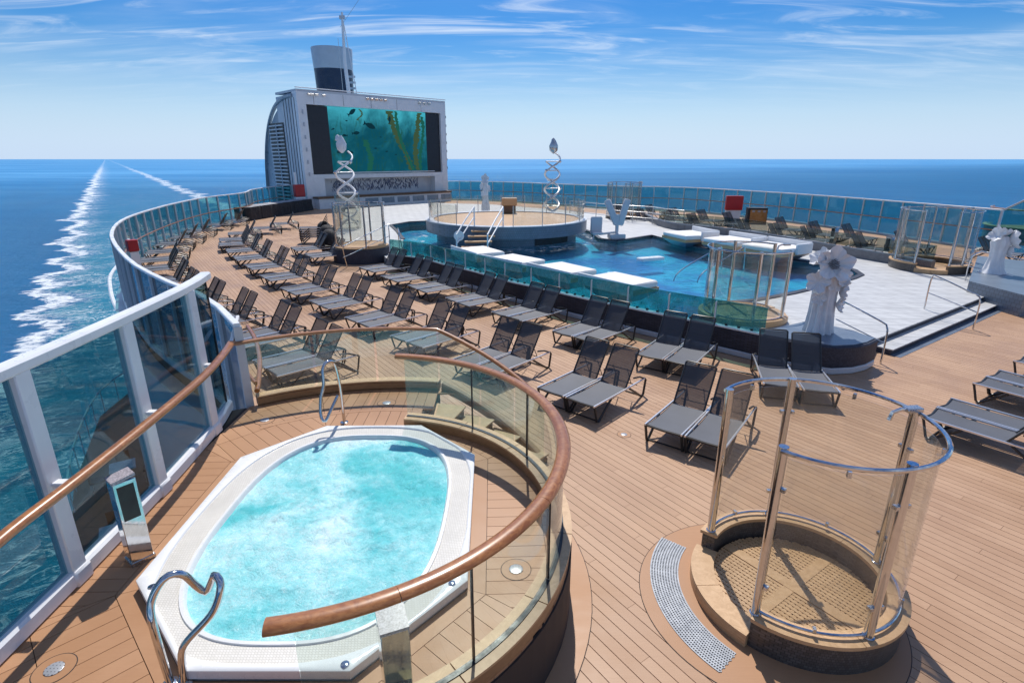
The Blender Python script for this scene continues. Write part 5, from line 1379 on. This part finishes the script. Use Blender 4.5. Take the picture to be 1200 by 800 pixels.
# ------------------------------------------------------------------ cabinets, covered stacks, right hand platform
hx_, hy_ = (-14.86, 21.65); t = thing('hose_cabinet', 'red fire hose cabinet on the left windscreen among the loungers', 'cabinet', (hx_, hy_, 0))
M().bbox((hx_, hy_, 1.38), (.36, .30, .44), R(50), .02).build('box', red_m, t); M().box((hx_, hy_, .57), (.3, .22, 1.14), R(50)).build('stand', white, t)
M().box((hx_ - .17, hy_ + .14, 1.38), (.08, .28, .44), R(50)).build('side', white, t)
x, y = (16.04, 41.32); t = thing('hose_cabinet', 'red fire hose cabinet on the far right windscreen', 'cabinet', (x, 40.2, 0)); x = 15.75
M().bbox((x, 40.2, 1.62), (1.15, .4, .98), R(-62) + R(55), .03).build('box', red_m, t); M().box((x, 40.25, .56), (1.0, .3, 1.12), R(-7)).build('stand', white, t)
x, y = (-17.91, 48.44); t = thing('hose_cabinet', 'red cabinet with white base beside the screen building doorway', 'cabinet', (-20.0, 53.6, 0))
M().bbox((-20.0, 53.6, 1.75), (.95, .5, 1.1), ban, .03).build('box', red_m, t); M().box((-20.0, 53.6, .6), (.9, .45, 1.15), ban).build('base', white, t); M().tube([(-20.2, 53.5, 2.3), (-20.2, 53.5, 3.4)], .12, 10).build('white_canister', white, t)
t = thing('bar_cabinet', 'amber fronted cabinet with black frame behind the low wall', 'cabinet', (16.4, 37.8, 0))
M().bbox((16.4, 37.8, .95), (1.25, .7, 1.1), R(-12), .03).build('frame', black, t); M().box((16.38, 37.42, .93), (1.05, .03, .9), R(-12)).build('amber_front', amber, t)
for i in range(3): M().box((16.05 + i * .33, 37.47 - i * .07, 1.28), (.16, .03, .12), R(-12)).build('small_panel', cloth_pale, t)
import mathutils.noise as mn
for i in range(6):
    p = Vector((-20.9, 44.6)).lerp(Vector((-19.6, 52.6)), i / 5); rz = R(82 - i * 2)
    m = M(); n = 40; vs = []
    for j, (z, k_) in enumerate(((0, 1.05), (.25, 1.02), (.6, 1.0), (.92, 1.0), (1.02, .96))):
        for a in range(n):
            th = 2 * math.pi * a / n; r = sup(.92, .72, 6, th) * k_ * (1 + .035 * math.sin(a * 2.3 + i) + .05 * mn.noise(Vector((a * .7, z * 2, i))) * (1 if z < .9 else .3))
            x, y = r * math.cos(th), r * math.sin(th); vs.append((p.x + x * math.cos(rz) - y * math.sin(rz), p.y + x * math.sin(rz) + y * math.cos(rz), z + .03 * mn.noise(Vector((a, i, 1)))))
    fs = [(j * n + a, j * n + (a + 1) % n, (j + 1) * n + (a + 1) % n, (j + 1) * n + a) for j in range(4) for a in range(n)]
    t = thing('covered_stack', 'dark net covered stack, %s from the left by the far left windscreen' % ordn[i], 'covered stack', (p.x, p.y, 0), 'covered furniture stacks')
    m.add(vs, fs).build('cover', cloth_dark, t); m = M(); m.add([v for v in vs[4 * n:]], [tuple(range(n))]); m.v = [(x, y, z + .01) for x, y, z in m.v]; m.build('top_cover', cloth_pale, t)
# rounded grey seats beside the left shower
for i in range(3):
    c = Vector((-9.4 - i * .75, 28.6 + i * 1.9)); t = thing('shrouded_armchair', 'dark rounded armchair under a cover, left of the terrace shower, %s of three' % ['nearest', 'middle', 'farthest'][i], 'armchair', (c.x, c.y, 0), 'covered armchairs')
    M().lathe([(.5, 0), (.55, .3), (.5, .7), (.4, 1.0), (.2, 1.15), (.04, 1.18)], (c.x, c.y, 0), 28, 1, .8, R(120), flute=14, fd=.03).build('cover', cloth_dark, t); M().lathe([(.45, 0), (.45, .02)], (c.x, c.y, .01), 12).build('base', black, t)

rc = Vector((27.87, 31.93)); RC = (rc.x + 2.7, rc.y + .3)
t = thing('round_balustrade', 'grey round platform wall with teak edge and glass at the far right edge', 'balustrade', (*RC, 0))
M().arc(RC, 2.45, 2.6, 0, .88, 120, 330).build('wall', stage_m, t); M().arc(RC, 2.35, 2.7, .88, .92, 120, 330).build('kerb_cap', teak_pale, t)
for i in range(6): M().arc(RC, 2.5, 2.515, .93, 1.85, 122 + i * 34, 155 + i * 34, 8).build('glass_pane', glass_tub, t)
M().tube([(RC[0] + 2.5 * math.cos(R(a)), RC[1] + 2.5 * math.sin(R(a)), 1.88) for a in range(120, 331, 6)], .05, 8).build('handrail', teak, t)
M().arc(RC, .0, 2.45, .6, .72, 0, 360).build('floor', board_m, t)

# where the things on the pool terrace stand, and their size
SETTLE = {
    'day_bed': (-1.41, 23.87, 0.19),
    'day_bed.001': (0.14, 21.71, 0.19),
    'day_bed.002': (1.89, 19.82, 0.19),
    'day_bed.003': (3.59, 17.88, 0.19),
    'day_bed.004': (9.40, 29.54, 0.19),
    'day_bed.005': (10.85, 27.25, 0.19),
    'day_bed.006': (11.97, 25.20, 0.19),
    'flower_sculpture.001': (17.39, 19.73, 0.68),
    'flower_sculpture.002': (-2.07, 44.15, 0.31),
    'glass_cylinder': (-10.63, 36.62, 0.31),
    'guard_rail': (8.61, 36.62, 0.31),
    'long bent steel handrail in front of the lily sculpture': (16.80, 20.11, 0.31),
    'steel handrail rising out of the pool water, left of two': (6.43, 21.58, -0.03),
    'steel handrail rising out of the pool water, right of two': (7.30, 21.36, -0.03),
    'helix_sculpture': (-10.63, 36.62, 0.31),
    'helix_sculpture.001': (2.96, 42.29, 0.31),
    'lectern_cabinet': (-0.17, 36.30, 1.29),
    'lifebuoy': (-2.57, 26.92, 1.06),
    'light_bollard.002': (16.15, 27.90, 0.31),
    'light_bollard.003': (16.51, 24.23, 0.31),
    'pool_float': (6.26, 24.82, 0.24),
    'pool_lift': (5.88, 31.33, 0.31),
    'round_shower.001': (6.59, 15.26, 0.31),
    'round_shower.002': (17.17, 22.56, 0.31),
    'round_shower.004': (8.50, 43.05, 0.31),
    'round_stage': (-0.33, 33.03, -0.96),
    'stage_balustrade': (-0.33, 33.03, 1.32),
    'stage_stairs': (-1.47, 28.34, 0.24)}
by_label = {o['label']: o for o in bpy.data.objects if 'label' in o.keys()}
for n_, l_ in SETTLE.items(): o = by_label.get(n_) or bpy.data.objects[n_]; o.location = l_; o.scale = (1.09, 1.09, 1.09)
bpy.data.objects['flower_sculpture.002'].scale = (.72, .72, .95)
pl = bpy.data.objects['sculpture_plinth']; pl.location = (17.39, 19.73, 0); pl.scale = (1.09, 1.09, .676)
